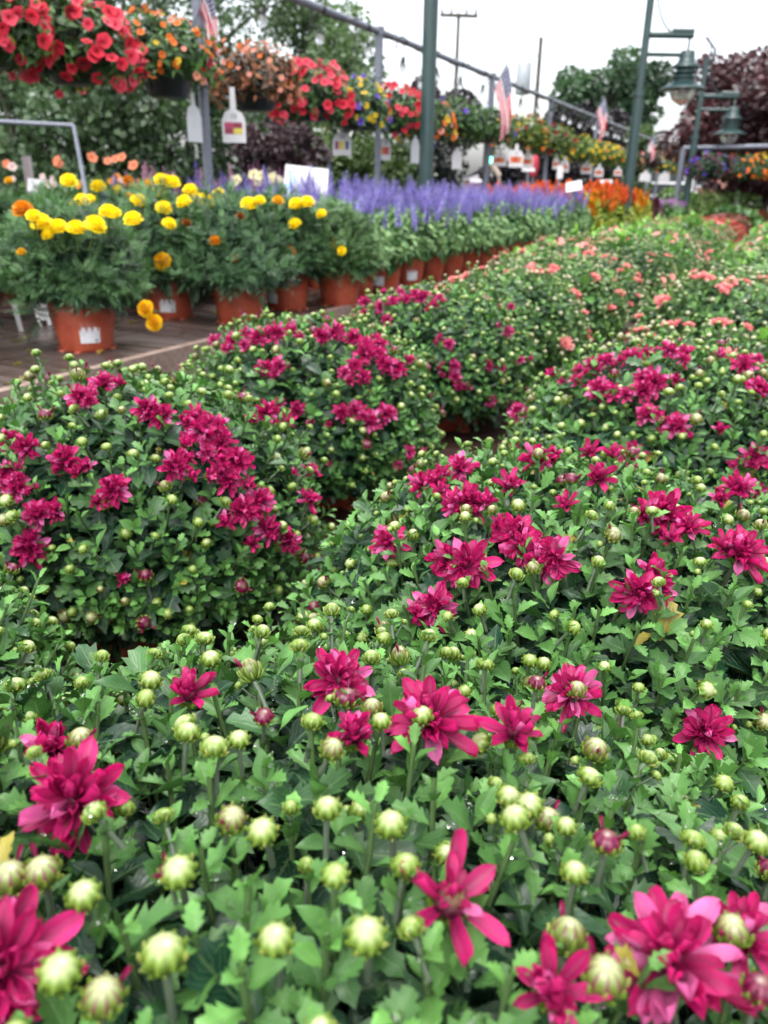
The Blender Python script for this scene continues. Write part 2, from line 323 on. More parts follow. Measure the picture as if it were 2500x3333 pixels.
# ------------------------------------------------------------------ plants: shoots on a rounded mound
def mound_points(N, R, h, hl, tmax, p=2.5, lump=.06, seed=0, jit=.5):
    r_ = np.random.default_rng(seed); i = np.arange(N)+.5; cmax = math.cos(tmax)
    ct = 1-i/N*(1-cmax); th = np.arccos(ct)+r_.normal(0, jit*.9/math.sqrt(N), N); ph = i*2.39996+r_.normal(0, jit*2/math.sqrt(N), N)
    D = np.stack([np.sin(th)*np.cos(ph), np.sin(th)*np.sin(ph), np.cos(th)], 1)
    k = (np.abs(np.sin(th))**p+np.abs(np.cos(th))**p)**(-1/p)
    kn = 1+lump*(np.sin(D[:, 0]*5+seed)+np.sin(D[:, 1]*6+1.7*seed)+np.sin(D[:, 2]*4+D[:, 0]*4))*.5
    P = D*(k*kn)[:, None]; P[:, 0:2] *= R; P[:, 2] *= np.where(P[:, 2] > 0, h, hl)
    N_ = nrm(np.stack([D[:, 0]/R, D[:, 1]/R, D[:, 2]/np.where(D[:, 2] > 0, h, hl)], 1)*np.array([1, 1, 1]))
    return P, N_
def grow(g, P, A, leaves, K, lmin, lmax, young, old, r_, e0=22, e1=85, drop=.075, wide=1.0, gap=0.0, stem_to=None, sn=3, sr=.0016, m=0, stemcol=None, drops=None):
    """K leaves round each shoot tip P with axis A"""
    N = len(P)
    for k in range(K):
        f = k/(K-1) if K > 1 else 0; az = k*2.39996+r_.uniform(0, 6.28, N) if k == 0 else az+2.2+r_.normal(0, .35, N)
        el = np.radians(e0+(e1-e0)*f+r_.normal(0, 11, N)); ln = (lmin+(lmax-lmin)*min(1, f*1.35))*r_.uniform(.75, 1.25, N)
        B = frame_z(A); rad = B[:, :, 0]*np.cos(az)[:, None]+B[:, :, 1]*np.sin(az)[:, None]
        d = A*np.cos(el)[:, None]+rad*np.sin(el)[:, None]; d[:, 2] += .10*(1-f); nn = A*np.sin(el)[:, None]-rad*np.cos(el)[:, None]+r_.normal(0, .22, (N, 3))
        R = frame_yz(d, nn)*ln[:, None, None]; R[:, :, 0] *= wide*r_.uniform(.8, 1.15, N)[:, None]
        T = P-A*(drop*f**1.1)+rad*gap
        t = np.clip(f*1.55-.08+r_.normal(0, .16, N), 0, 1)[:, None]; col = (young*(1-t)+old*t)*r_.uniform(.75, 1.3, (N, 1)); yl = (r_.random(N) < .004)[:, None]; col = np.where(yl, lin('#c0b048'), col)  # older green sets in early down the shoot, adding shade to its depths
        sel = r_.integers(0, len(leaves), N)
        for q, tp in enumerate(leaves):
            w = np.where(sel == q)[0]; g.scatter(tp, R[w], T[w], col[w], m)
            if drops is not None and q < len(leaves):
                for _ in range(2):
                    ww = w[r_.random(len(w)) < drops[1]]
                    if len(ww) == 0: continue
                    vi = r_.integers(0, len(tp['V']), len(ww)); off = np.einsum('nij,nj->ni', R[ww], tp['V'][vi]*np.array([.7, 1, 1])); drops[0].append((T[ww]+off, nrm(R[ww][:, :, 2]), (.0007+.0018*r_.random(len(ww))**2)))
    if stem_to is not None:
        c = lin('#4f6a3c') if stemcol is None else stemcol
        for i in range(N): tube(g, [P[i]+A[i]*.003, P[i]-A[i]*drop*.9, (P[i]*.45+stem_to*.55)], [sr*.9, sr, sr*1.3], sn, c, m=m, cap=False)

POT_PROF = [(.0, .004), (.76, 0), (.78, .03), (.80, .06), (.955, .80), (.955, .86), (.985, .865), (1.0, .985), (.985, 1.0), (.955, 1.0), (.945, .93)]
def pot_mesh(name, R, H, mats, notches=True, profile=POT_PROF):
    g = G(); lathe(g, [(a*R, b*H) for a, b in profile], 32)
    lathe(g, [(.0001, .90*H), (.945*R, .88*H)], 32, m=1)
    if notches:
        for k in range(8):
            t = k*math.pi/4; box(g, (math.cos(t)*R*.74, math.sin(t)*R*.74, -.002), (R*.30, R*.22, .012), rz=t)
    return g.mesh(name, mats)
PZ = .50                                         # top of the low bench the mums stand on
MUM_POT = pot_mesh('pot', .150, .160, [M_POT, M_SOIL])

MAG = ('#d81e7a', '#8a1048', '#f690d0')
FL = {}
for s_, st in enumerate(['full', 'full', 'full', 'full', 'sparse', 'half', 'half']):
    a, b = flower_mesh(40+s_, st, MAG); FL.setdefault(st, []).append((a.mesh('flower', [M_PETAL, M_BUD]), b.mesh('flower_center', [M_PETAL])))
FLL = [(lambda ab: (ab[0].mesh('flower', [M_PETAL, M_BUD]), ab[1].mesh('flower_center', [M_PETAL])))(flower_mesh(60+i, 'full', MAG, True)) for i in range(3)]
CORAL = ('#ffaaa4', '#f58a8c', '#ffd0ca')
FLC = [(lambda ab: (ab[0].mesh('flower', [M_PETAL, M_BUD]), ab[1].mesh('flower_center', [M_PETAL])))(flower_mesh(80+i, 'coral', CORAL, True)) for i in range(2)]
BUD = {k: [bud_mesh(k, 100+i*7).mesh('bud', [M_BUD]) for i in range(n)] for k, n in (('green', 3), ('pale', 4), ('stripe', 3), ('magenta', 2))}
BUDG = {k: bud_mesh(k, 200, True).tpl() for k in ('green', 'pale', 'stripe', 'magenta', 'cream')}
BUDL = {k: bud_mesh(k, 201, True).mesh('bud', [M_BUD]) for k in ('green', 'pale', 'stripe', 'magenta', 'cream')}
P_EXP = 2.35
def hit(x, y, plants):
    d = ray(x, y); best = None
    for q in plants:
        for t in np.arange(.15, 6, .004):
            p = d*t+np.array([0, 0, CZ]); r = math.hypot(p[0]-q['c'][0], p[1]-q['c'][1])/q['R']; z = (p[2]-q['zc'])/(q['h'] if p[2] > q['zc'] else .10)
            if (r**P_EXP+abs(z)**P_EXP) < 1.04:
                if best is None or t < best[0]: best = (t, p, q)
                break
    return best
MUMS = [ # centre x, y, radius, level, label
    dict(n='B0', c=(-.05, .18), R=.405, lv=0, zc=.69, h=.205, label='nearest magenta chrysanthemum filling the bottom of the view, pale round buds standing above its leaves'),
    dict(n='B1', c=(.215, .775), R=.315, lv=0, zc=.66, h=.21, label='magenta chrysanthemum mound in full bloom just behind the nearest plant to the right'),
    dict(n='A0', c=(-.55, .60), R=.25, lv=0, zc=.64, h=.20, label='magenta chrysanthemum cut off by the left edge, its big open bloom above the reddish gap'),
    dict(n='A1', c=(-.375, 1.13), R=.275, lv=1, zc=.66, h=.23, label='magenta chrysanthemum mound in front of the wooden bench edge, thick with green buds on top'),
    dict(n='A2', c=(-.16, 1.70), R=.28, lv=1, zc=.66, h=.23, label='magenta chrysanthemum second in the left row, open clusters along its crest and right shoulder'),
    dict(n='A3', c=(.14, 2.30), R=.29, lv=1, zc=.66, h=.23, label='magenta chrysanthemum mostly leafy green on its right side, just before the coral ones'),
    dict(n='B2', c=(.53, 1.41), R=.295, lv=1, zc=.66, h=.23, label='magenta chrysanthemum at the right edge with rows of pale buds, before the coral plants'),
]
HERO = [(240,2620,'full',1.15),(1470,2940,'sparse',1.12),(2170,3130,'full',1.15),(10,3190,'full',1.1),(1110,2230,'full',1),(1390,2350,'full',1.15),(620,2270,'half',.9),(860,2370,'bm',1),(1070,2480,'bs',1.1),
 (1150,2410,'half',.8),(1670,2390,'half',.95),(1850,2270,'full',.95),(2290,2380,'full',1),(1960,2790,'bm',1.1),(1790,3250,'half',.95),(2400,3060,'full',.8),(170,2450,'half',.9),(560,2890,'bm',.9),
 (1950,3230,'bs',1.35),(750,2710,'bs',1.15),(270,2450,'bs',1.15),(150,2890,'bs',1.2),(40,2910,'bs',1.3),(340,3300,'bs',1.3),(1210,2345,'bs',1),(1740,2260,'bm',1),(2370,3080,'bs',1.2),(860,2750,'bp',1.1),(1270,2730,'bp',1.3),(1680,2710,'bp',1.2),(1720,2660,'bp',1.1),(1065,2680,'bp',1.1),(540,3160,'bp',1.5),(1190,3090,'bp',1.3),(900,3110,'bp',1.2),(285,2960,'bp',1.2),(205,3210,'bp',1.3),(1540,2080,'bp',1.1),
 (1870,2280,'bs',1.2),(610,2430,'bp',1.1),(700,2480,'bp',1.2),(780,2450,'bp',1.0),(1000,2330-310,'bp',1.2),(560,2120,'bp',1.2),(430,2140,'bp',1.1),(490,2250,'bp',1.1),(690,2180,'bp',1.2),(1240,2390,'bp',1.0),(1370,2370,'bp',1.1),(590,2880,'bp',1.2),(2450,3270,'bm',1.1),(2440,2780,'bp',1.1),(1860,2890,'bp',1.0),
 (1680,1745,'full',1),(1800,1830,'full',1),(1520,1850,'full',1.1),(2160,1680,'full',1.15),(2120,1870,'half',1),(1420,1980,'full',.9),(1530,1640,'full',.95),(1500,1530,'full',.9),(1380,1580,'full',.8),(1750,1500,'full',1),(1950,1560,'half',1),(2060,1480,'full',1.05),
 (1640,1460,'full',1),(2410,1800,'full',1.1),(2400,1590,'full',.9),(1270,1770,'full',.8),(1660,1590,'half',1),(2080,1940,'full',.9),(1560,1470,'full',.9),(1700,1780,'full',.9),(1840,1650,'half',.8),(2230,1720,'full',.8),(1920,1480,'half',.8),(1740,1870,'bs',1.2),(2060,1690,'bs',1.0),(1610,1680,'bs',.9),(2470,1730,'bs',1),(1520,1680,'bs',1),
 (650,1400,'full',1.1),(370,1590,'full',1.05),(340,1250,'full',.9),(480,1340,'full',.9),(770,1500,'full',1),(790,1660,'full',1),(870,1720,'full',.9),(570,1520,'full',.95),(870,1350,'full',.9),(970,1330,'full',.8),(1000,1620,'full',.9),(260,1300,'full',.8),(600,1450,'half',.8),(720,1440,'full',.9),(740,1560,'full',.9),(930,1760,'full',.8),(690,1390,'full',1),(1010,1530,'full',.7),(400,1350,'bs',1),(620,1550,'half',.7),
 (100,1780,'full',1.1),(130,1670,'full',.95),(90,1460,'full',.9),(60,1590,'full',.9),(210,1500,'full',1),(410,1960,'bs',1),(400,1880,'half',.7),(280,1520,'half',.9),(20,1540,'full',.7),(330,1920,'bs',.9),
 (1190,1150,'full',1),(1250,1185,'full',.9),(1200,1370,'full',1.05),(1110,1340,'full',.8),(840,1100,'full',1),(900,1085,'full',.9),(1090,1085,'full',1),(860,1200,'full',.9),(1290,1195,'full',.9),(760,1110,'full',.8),(1330,1470,'full',.7),(1150,1190,'full',.8),(1220,1110,'full',.8),(950,1080,'full',.8),(700,1110,'full',.7),(1180,1230,'full',.8),(1150,1100,'full',.8),
 (1190,985,'full',.9),(1240,1000,'full',.9),(1320,975,'full',.9),(1460,1120,'full',.7),(1480,1190,'full',.8),(1490,1250,'full',.8),(1650,1080,'full',.7),(1140,1000,'full',.8),(1280,980,'full',.8),(1380,965,'full',.9),(1430,975,'full',.8),(1260,1040,'full',.8),(1350,960,'full',.8),(1690,1170,'full',.6),(1630,1200,'full',.6),(1480,1225,'full',.8),(1210,960,'full',.8),(1660,1000,'full',.5),
 (2130,1245,'full',1.05),(2060,1165,'full',1),(1980,1180,'full',.8),(2180,1145,'full',.9),(1950,1270,'full',1),(2110,1350,'full',.9),(2200,1390,'full',1.1),(1650,1310,'full',.95),(2420,1190,'full',.9),(2460,1260,'full',.9),(2450,1490,'full',1),(2340,1160,'half',.8),(1930,1190,'full',.8),(2340,1400,'half',.8),(2000,1280,'full',.8),(1800,1220,'half',.7),(1880,1240,'full',.7),(2200,1240,'half',.8)]
for q in MUMS: q['hero'] = []
for x, y, st, sc in HERO:
    b = hit(x, y, MUMS)
    if b: b[2]['hero'].append((b[1], st, sc))
    for _ in range(2 if y < 1700 else 1):
        if y > 2000 or st != 'full' or random.random() > .72: continue
        w = 55 if y > 1300 else 40; b = hit(x+random.choice([-1, 1])*random.uniform(.7, 1.2)*w, y+random.uniform(-.6, .9)*w, MUMS)
        if b: b[2]['hero'].append((b[1], random.choice(['full', 'half', 'half']), sc*random.uniform(.65, .95)))
YOUNG, OLD_SHADE = lin('#80c25e'), lin('#184830')  # second is mature leaf green, darkened further to paint shade into the gaps
COOL = lin('#5c8a62')
def mum_foliage(R, h, lv, seed, r_, young=YOUNG, old=OLD_SHADE, drops=None, dens=1.0):
    N = int({0: 9.0, 1: 7.0, 2: 3.6}[lv]*dens*R*R*1100); P, N_ = mound_points(N, R, h, .11, RAD(122), P_EXP, .05, seed)
    A = nrm(N_*.62+np.array([0, 0, .62])+r_.normal(0, .13, P.shape)); P = P+N_*r_.normal(-.004, .010, (N, 1))
    g = G(); root = np.array([0, 0, -.10]); leaves = {0: L0, 1: L1, 2: L2}[lv]; K = {0: 14, 1: 12, 2: 7}[lv]
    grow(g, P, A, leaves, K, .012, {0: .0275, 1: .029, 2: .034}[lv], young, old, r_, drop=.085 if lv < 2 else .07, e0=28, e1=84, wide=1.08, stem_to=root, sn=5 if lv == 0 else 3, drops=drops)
    if lv < 2:      # leafy side shoots between the taller stems
        n3 = int(N*.55); P3, N3 = mound_points(n3, R*.965, h*.93, .10, RAD(120), P_EXP, .05, seed+9)
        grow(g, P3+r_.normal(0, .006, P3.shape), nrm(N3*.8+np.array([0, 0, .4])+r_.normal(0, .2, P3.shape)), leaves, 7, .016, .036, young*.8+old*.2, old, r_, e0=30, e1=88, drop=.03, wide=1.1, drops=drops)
    # inner, older leaves closing the mound, coloured darker still to deepen shaded gaps
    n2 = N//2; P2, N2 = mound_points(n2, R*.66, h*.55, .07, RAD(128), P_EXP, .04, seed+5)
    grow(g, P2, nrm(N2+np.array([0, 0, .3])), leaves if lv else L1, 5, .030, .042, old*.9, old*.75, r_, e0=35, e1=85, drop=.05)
    return g, P, N_, A
def drop_tpl():
    V, F, P, T = ellips(1, .62, 8, 6); return G().add(V, F).tpl()
DROP = drop_tpl()
def add_drops(drops, parent):
    if not drops: return
    P = np.concatenate([d[0] for d in drops]); N_ = np.concatenate([d[1] for d in drops]); s_ = np.concatenate([d[2] for d in drops])
    g = G(); g.scatter(DROP, frame_z(N_)*s_[:, None, None], P+N_*s_[:, None]*.3, np.ones((len(P), 3)))
    o = mk('water_drops', g, [M_DROP], parent); tag(o, kind='stuff')
def place_flower(parent, p, axis, st, size, r_, low=False, pool=None):
    if st[0] == 'b' and len(st) == 2:
        axis = nrm(axis+np.array([0, .25, .7]))
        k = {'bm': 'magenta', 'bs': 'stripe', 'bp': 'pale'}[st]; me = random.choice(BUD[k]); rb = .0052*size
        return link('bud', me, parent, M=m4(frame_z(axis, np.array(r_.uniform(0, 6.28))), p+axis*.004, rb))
    a, b = (random.choice(pool) if pool else random.choice(FLL if low else FL[st]))
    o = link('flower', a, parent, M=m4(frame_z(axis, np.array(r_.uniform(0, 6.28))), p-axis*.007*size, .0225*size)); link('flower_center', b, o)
    return o
for i, q in enumerate(MUMS):
    r_ = np.random.default_rng(300+i); o = thing('chrysanthemum_plant', (q['c'][0], q['c'][1], PZ), q['label'], 'chrysanthemum', 'potted chrysanthemums')
    oz = q['zc']-PZ; base = np.array([q['c'][0], q['c'][1], q['zc']]); drops = [] if q['lv'] == 0 else None
    g, P, N_, A = mum_foliage(q['R'], q['h'], q['lv'], 20+i, r_, drops=(drops, .30 if i == 0 else .16) if drops is not None else None)
    off = np.array([0, 0, oz]); g.V = [v+off for v in g.V]
    mk('foliage', g, [M_LEAF], o); link('pot', MUM_POT, o)
    if drops is not None:
        drops = [(a+off, b, c) for a, b, c in drops]; add_drops(drops, o)
    hp = []
    for p, st, sc in q['hero']:
        l = p-base; n_ = nrm(np.array([l[0]/q['R']**2, l[1]/q['R']**2, max(l[2], 0)/q['h']**2+.001])); tc_ = nrm(np.array([0, 0, CZ])-p); ax = nrm(n_*.5+tc_*.5+np.array([0, 0, .2])+r_.normal(0, .26, 3))
        place_flower(o, l+off+n_*.004, ax, st, sc*r_.uniform(.92, 1.05), r_); hp.append(l)
    hp = np.array(hp)
    # buds on the remaining shoots, the nearest 100 as parts, the others as one
    pb = {0: .60, 1: .70}[q['lv']]; idx = [k for k in range(len(P)) if P[k][2] > -.05 and r_.random() < pb*(.55+.6*max(0, P[k][2])/q['h']) and (len(hp) == 0 or np.min(np.linalg.norm(hp-P[k], axis=1)) > .020)]
    idx.sort(key=lambda k: np.linalg.norm(P[k]+base-np.array([0, 0, CZ]))); rest = G(); nb = 0
    for k in idx:
        kind = r_.choice(['green', 'pale', 'stripe', 'magenta'], p=[.52, .36, .08, .04]); s_ = {'green': r_.uniform(.0036, .0060), 'pale': r_.uniform(.0044, .0068), 'stripe': .0074, 'magenta': .0078}[kind]*(1.12 if q['lv'] else .92)
        ax = nrm(A[k]+r_.normal(0, .24, 3)); sp = r_.uniform(0, 6.28); up = r_.uniform(.003, .014); tpos = P[k]+off+ax*up
        w = P[k]+base; v = w-np.array([0, 0, CZ]); fwd = v[1]*math.cos(PITCH)-v[2]*math.sin(PITCH)
        vis = fwd > .1 and abs(v[0]/fwd) < .52 and abs((v[1]*math.sin(PITCH)+v[2]*math.cos(PITCH))/fwd) < .68
        if kind != 'green' and q['lv'] == 0 and r_.random() < .5:
            sd_ = nrm(r_.normal(0, 1, 3)*[1, 1, .2]); rest.tp(BUDG['green'], (1, 1, 1), frame_z(nrm(ax+sd_*.6))*.0028, tpos+sd_*.010-ax*.006)
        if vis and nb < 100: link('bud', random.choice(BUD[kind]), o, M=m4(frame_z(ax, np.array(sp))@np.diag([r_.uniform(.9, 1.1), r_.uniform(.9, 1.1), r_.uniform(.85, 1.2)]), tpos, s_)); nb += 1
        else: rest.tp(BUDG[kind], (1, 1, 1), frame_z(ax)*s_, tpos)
    if rest.n: tag(mk('buds', rest, [M_BUD], o), kind='stuff')

# coral and red mums: a few built, the rest copied
def build_mum(name, R, h, lv, seed, nfl, nbud, young, old, fpool, bkinds, label, parts=True, tall=0, fsize=.62, budsz=.0040, clumpy=3):
    r_ = np.random.default_rng(seed); o = thing(name, (0, 0, PZ), label, 'chrysanthemum', 'potted chrysanthemums'); off = np.array([0, 0, .16])
    g, P, N_, A = mum_foliage(R, h, lv, seed, r_, young, old, dens=.9)
    if tall:
        k = r_.integers(0, len(P), tall); k = k[P[k][:, 2] > h*.5]; PP = P[k]+np.array([0, 0, .045])+r_.normal(0, .015, (len(k), 3)); grow(g, PP, nrm(np.array([0, 0, 1])+r_.normal(0, .25, PP.shape)), L1, 9, .03, .055, lin('#9ad05c'), lin('#5d9a48'), r_, stem_to=np.zeros(3), drop=.06)
    g.V = [v+off for v in g.V]; mk('foliage', g, [M_LEAF if lv < 2 else M_FAR], o); link('pot', MUM_POT, o)
    up = [k for k in range(len(P)) if P[k][2] > -.02]; r_.shuffle(up)
    sc = np.array([math.sin(P[k][0]*18+seed)+math.sin(P[k][1]*16+2*seed)+clumpy*P[k][2]/h+r_.normal(0, 2.0 if clumpy < 2 else .6) for k in up]); up = [up[j] for j in np.argsort(-sc)]
    gf, gb = G(), G()
    for j, k in enumerate(up[:nfl]):
        ax = nrm(A[k]+np.array([0, -.1, .1])+r_.normal(0, .2, 3)); s_ = fsize*r_.uniform(.6, 1.2)
        if parts: place_flower(o, P[k]+off+ax*.01, ax, 'full', s_, r_, pool=fpool)
        else: gf.tp(FTPL[fpool], (1, 1, 1), frame_z(ax)*.0262*s_, P[k]+off+ax*.012)
    rem = up[nfl:]; r_.shuffle(rem)
    for j, k in enumerate(rem[:nbud]):
        ax = nrm(A[k]+r_.normal(0, .15, 3)); kind = r_.choice(bkinds); s_ = budsz*r_.uniform(.75, 1.3); tp = P[k]+off+ax*r_.uniform(.008, .02)
        if parts and j < 98: link('bud', BUDL[kind], o, M=m4(frame_z(ax), tp, s_))
        else: gb.tp(BUDG[kind], (1, 1, 1), frame_z(ax)*s_, tp)
    if gf.n: tag(mk('blossoms', gf, [M_PETAL], o), kind='stuff')
    if gb.n: tag(mk('buds', gb, [M_BUD], o), kind='stuff')
    return o
def flat_flower(c, low=6):
    g = G()
    for k in range(low):
        t = k*6.283/low; rad = np.array([math.cos(t), math.sin(t), 0]); g.tp(PL[0], lin(c), frame_yz(rad+np.array([0, 0, .2]), np.array([0, 0, 1.]))*np.array([[1.9, 1, 1]]), rad*.05)
    return g.tpl()
FTPL = {'coral': flat_flower('#ff9d96'), 'red': flat_flower('#c03428'), 'dark': flat_flower('#8a1c26')}
CY, CO = lin('#96cc66'), lin('#2f6338')
proto = [build_mum('chrysanthemum_plant', .285, .22, 1 if i < 2 else 2, 400+i, [30, 12, 24][i], 260, CY, CO, FLC, ['cream', 'cream', 'pale'], 'x', True, tall=[0, 26, 8][i], budsz=.0060, fsize=1.0, clumpy=1.0) for i in range(3)]
far = {'coral': build_mum('chrysanthemum_plant', .30, .21, 2, 410, 34, 260, CY, CO, 'coral', ['cream', 'pale'], 'x', False, tall=10, budsz=.0072, fsize=.85, clumpy=.6),
       'green': build_mum('chrysanthemum_plant', .29, .21, 2, 411, 4, 90, lin('#8cc455'), lin('#4d8440'), 'coral', ['pale', 'green'], 'x', False, tall=60),
       'red': build_mum('chrysanthemum_plant', .29, .19, 2, 412, 260, 40, lin('#6fa04c'), lin('#3f6d35'), 'red', ['green'], 'x', False, fsize=.8, clumpy=6),
       'dark': build_mum('chrysanthemum_plant', .29, .19, 2, 413, 260, 20, lin('#5c8d42'), lin('#3a6533'), 'dark', ['green'], 'x', False, fsize=.9, clumpy=6)}
IDX = index_tree(None)
spots = []                                          # (x, y, kind, label)
rows = {'left': [(.41+.49*(y-2.85), y) for y in [2.86+.6*k for k in range(14)]], 'right': [(.80+.49*(y-1.98), y) for y in [1.98+.61*k for k in range(16)]],
        'bench side': [(.74+.49*(y-4.2), y) for y in [4.2+.6*k for k in range(12)]]}
used = set(); fused = set()
for rn, L in rows.items():
    for k, (x, y) in enumerate(L):
        if y < 4.3:
            kind = k % 3 if rn != 'right' else (k+2) % 3
            if rn == 'bench side': kind = 2
            lab = f'coral chrysanthemum with cream buds, {ORD[k]} coral plant along the {rn} row'
            src = proto[kind]
            o = src if kind not in used else copy_tree(src, None, IDX); used.add(kind)
        else:
            kind = 'coral' if y < 8.6 else ('red' if y < 10.2 else ('green', 'dark', 'red')[k % 3])
            if rn != 'bench side' and y < 8.6 and k % 3 == 1: kind = 'green'
            desc = {'coral': 'coral chrysanthemum with cream buds', 'green': 'leafy green chrysanthemum without bloom', 'red': 'red chrysanthemum mound', 'dark': 'dark red chrysanthemum'}[kind]
            lab = f'{desc}, {ORD[k]} beyond the magenta ones, {rn} row' if rn != 'bench side' else f'{desc}, {ORD[k]} in the short row beside the salvia bench'
            src = far[kind]; o = src if kind not in fused else copy_tree(src, None, IDX); fused.add(kind)
        o.location = (x, y, PZ); o.rotation_euler[2] = random.uniform(0, 6.28); s_ = random.uniform(.93, 1.06); o.scale = (s_, s_, s_*random.uniform(.96, 1.05)); o['label'] = lab
for k, (x, y, kind) in enumerate([(5.0, 13.0, 'green'), (5.2, 12.3, 'dark'), (5.7, 13.2, 'dark'), (5.9, 12.3, 'green'), (6.0, 11.7, 'green'), (6.4, 13.2, 'green')]):
    src = far[kind]; o = src if kind not in fused else copy_tree(src, None, IDX); fused.add(kind)
    o.location = (x, y, PZ); o.rotation_euler[2] = random.uniform(0, 6.28)
    o['label'] = {'dark': 'dark red', 'green': 'plain green'}[kind]+f' chrysanthemum mound at the far end of the low bench, {ORD[k]} from the left'; o['group'] = 'chrysanthemums on the far end of the low bench'

# ------------------------------------------------------------------ ground and benches
M_LAWN = surf('rough lawn', (.05, .085, .03), (.14, .20, .08), rough=.9, scale=2, bump=.6, dist=.03)
g = G(); g.add([[-60, 14.5, .004], [60, 14.5, .004], [60, 44, .004], [-60, 44, .004]], [[0, 1, 2, 3]]); tag(mk('lawn', g, [M_LAWN]), kind='structure')
M_GROUND = surf('damp gravel ground', (.06, .055, .05), (.20, .18, .16), rough=.8, scale=3, bump=.5, dist=.02)
g = G(); s_ = np.linspace(-1, 1, 41); X, Y = np.meshgrid(s_*120, s_*120+60); n = 41
g.add(np.stack([X, Y, np.zeros_like(X)], -1).reshape(-1, 3), [[i*n+j, i*n+j+1, (i+1)*n+j+1, (i+1)*n+j] for i in range(40) for j in range(40)])
tag(mk('ground', g, [M_GROUND]), kind='structure')
DIR = math.atan2(1, .49)-math.pi/2               # heading of the benches, clockwise from +Y
def bench(name, edge, y0, y1, w0, w1, ztop, label, nb, mats, th=.035, side=.11):
    """edge(Y) = x of its right edge; planks run along the bench"""
    L = math.hypot(y1-y0, (y1-y0)*.49); ym = (y0+y1)/2; cx = edge(ym); o = thing(name, (cx, ym, 0), label, 'bench', None, DIR)
    g = G(); bw = (w1-w0)/nb; r_ = np.random.default_rng(3)
    for k in range(nb):
        xx = w0+bw*(k+.5); nseg = max(1, int(L/2.4)); sh = r_.uniform(0, .5)
        for j in range(nseg):
            a = -L/2+L*j/nseg; bb = -L/2+L*(j+1)/nseg; box(g, (xx, (a+bb)/2, ztop-th/2+r_.uniform(-.002, .002)), (bw-.007, bb-a-.004, th), np.ones(3)*r_.uniform(.8, 1.15))
    mk('planks', g, [mats[0]], o, smooth=False)
    g = G(); box(g, (w1+.019, 0, ztop-side/2+.004), (.034, L, side)); mk('edge_board', g, [mats[1]], o, smooth=False)
    for sx in (w0+.08, w1-.08):
        for j in range(int(L/1.6)+1):
            g = G(); box(g, (sx, -L/2+.1+j*1.6, (ztop-th)/2), (.08, .08, ztop-th)); mk('leg', g, [mats[0]], o, smooth=False)
    return o
edge = lambda Y: -.61+.49*(Y-2.79)
bench('bench', edge, 1.2, 14.6, -1.75, -.0, .65, 'dark wet plank bench with a paler edge board carrying the marigolds and salvias', 12, [M_WOOD, M_WOOD2])
bench('low_bench', lambda Y: .95+.49*(Y-2.4), -1.2, 13.4, -1.50, .75, PZ, 'low bench of reddish boards under the rows of chrysanthemums', 15, [surf('reddish damp boards', (.035, .018, .015), (.11, .055, .045), rough=.6, scale=6, stretch=(1, 10, 10), bump=.5, wet=.3), M_WOOD2], side=.09)
# fallen leaves and petals on the deck
g = G(); r_ = np.random.default_rng(9)
for k in range(70):
    y = r_.uniform(1.9, 4.2); x = edge(y)-r_.uniform(.03, .7); d = np.array([r_.normal(), r_.normal(), .1]); g.tp(L2[r_.integers(2)], lin(random.choice(['#8d8a4a', '#b0a050', '#5b4a35', '#c9b23c', '#7c7a45'])), frame_yz(d, np.array([0, .2, 1.]))*r_.uniform(.02, .045), (x, y, .655))
tag(mk('fallen_leaves', g, [M_FAR]), kind='stuff')

# ------------------------------------------------------------------ marigolds
def pinnate(n=5, c=1.0):
    g = G(); t = leaf_tpl([.04, .15, .10, .01], 2, .2, .3, 0)
    for k in range(n):
        f = (k+.6)/(n+.6); l = .42*(1-abs(f-.45)*.7)
        for sx in (-1, 1):
            d = np.array([sx*.85, .55, -.1]); g.tp(t, np.ones(3)*c, frame_yz(d, np.array([0, 0, 1.]))*l, (0, f*.8, -.15*f*f))
    g.tp(t, np.ones(3)*c, frame_yz(np.array([0, 1, -.25]), np.array([0, 0, 1.]))*.35, (0, .8, -.12)); return g.tpl()
PIN = [pinnate(5), pinnate(4)]
M_YEL = tinted('yellow petal', gain=1.0, rough=.6, trans=.3, noise=.08, nscale=40, spec=.3, backlight=(1.1, 1, .8))
def pom_mesh(seed, cols):
    r_ = np.random.default_rng(seed); g = G(); V, F, P, T = ellips(.72, .48, 12, 6); a, b = lin(cols[0]), lin(cols[1]); g.add(V, F, b*.8)
    t = leaf_tpl([.25, .42, .50, .40], 2, -.15, .1, 0, .05)
    for ring, (el, n, rr, z) in enumerate([(-12, 13, .50, -.05), (10, 12, .50, .08), (30, 11, .42, .2), (50, 9, .32, .30), (70, 6, .18, .36), (86, 3, .05, .38)]):
        for k in range(n):
            th = 6.283*(k+.5*(ring % 2))/n+r_.normal(0, .12); e = RAD(el)+r_.normal(0, .12); rad = np.array([math.cos(th), math.sin(th), 0]); d = rad*math.cos(e)+np.array([0, 0, math.sin(e)])
            q = r_.random()*.6+ring*.05; g.tp(t, a*(1-q)+b*q, frame_yz(d, -rad*math.sin(e)+np.array([0, 0, math.cos(e)]))*.52, rad*rr+np.array([0, 0, z]))
    tube(g, [[0, 0, -.2], [0, 0, -.75], [0, .05, -2.6]], [.2, .12, .07], 5, lin('#6f9350'), m=1); return g
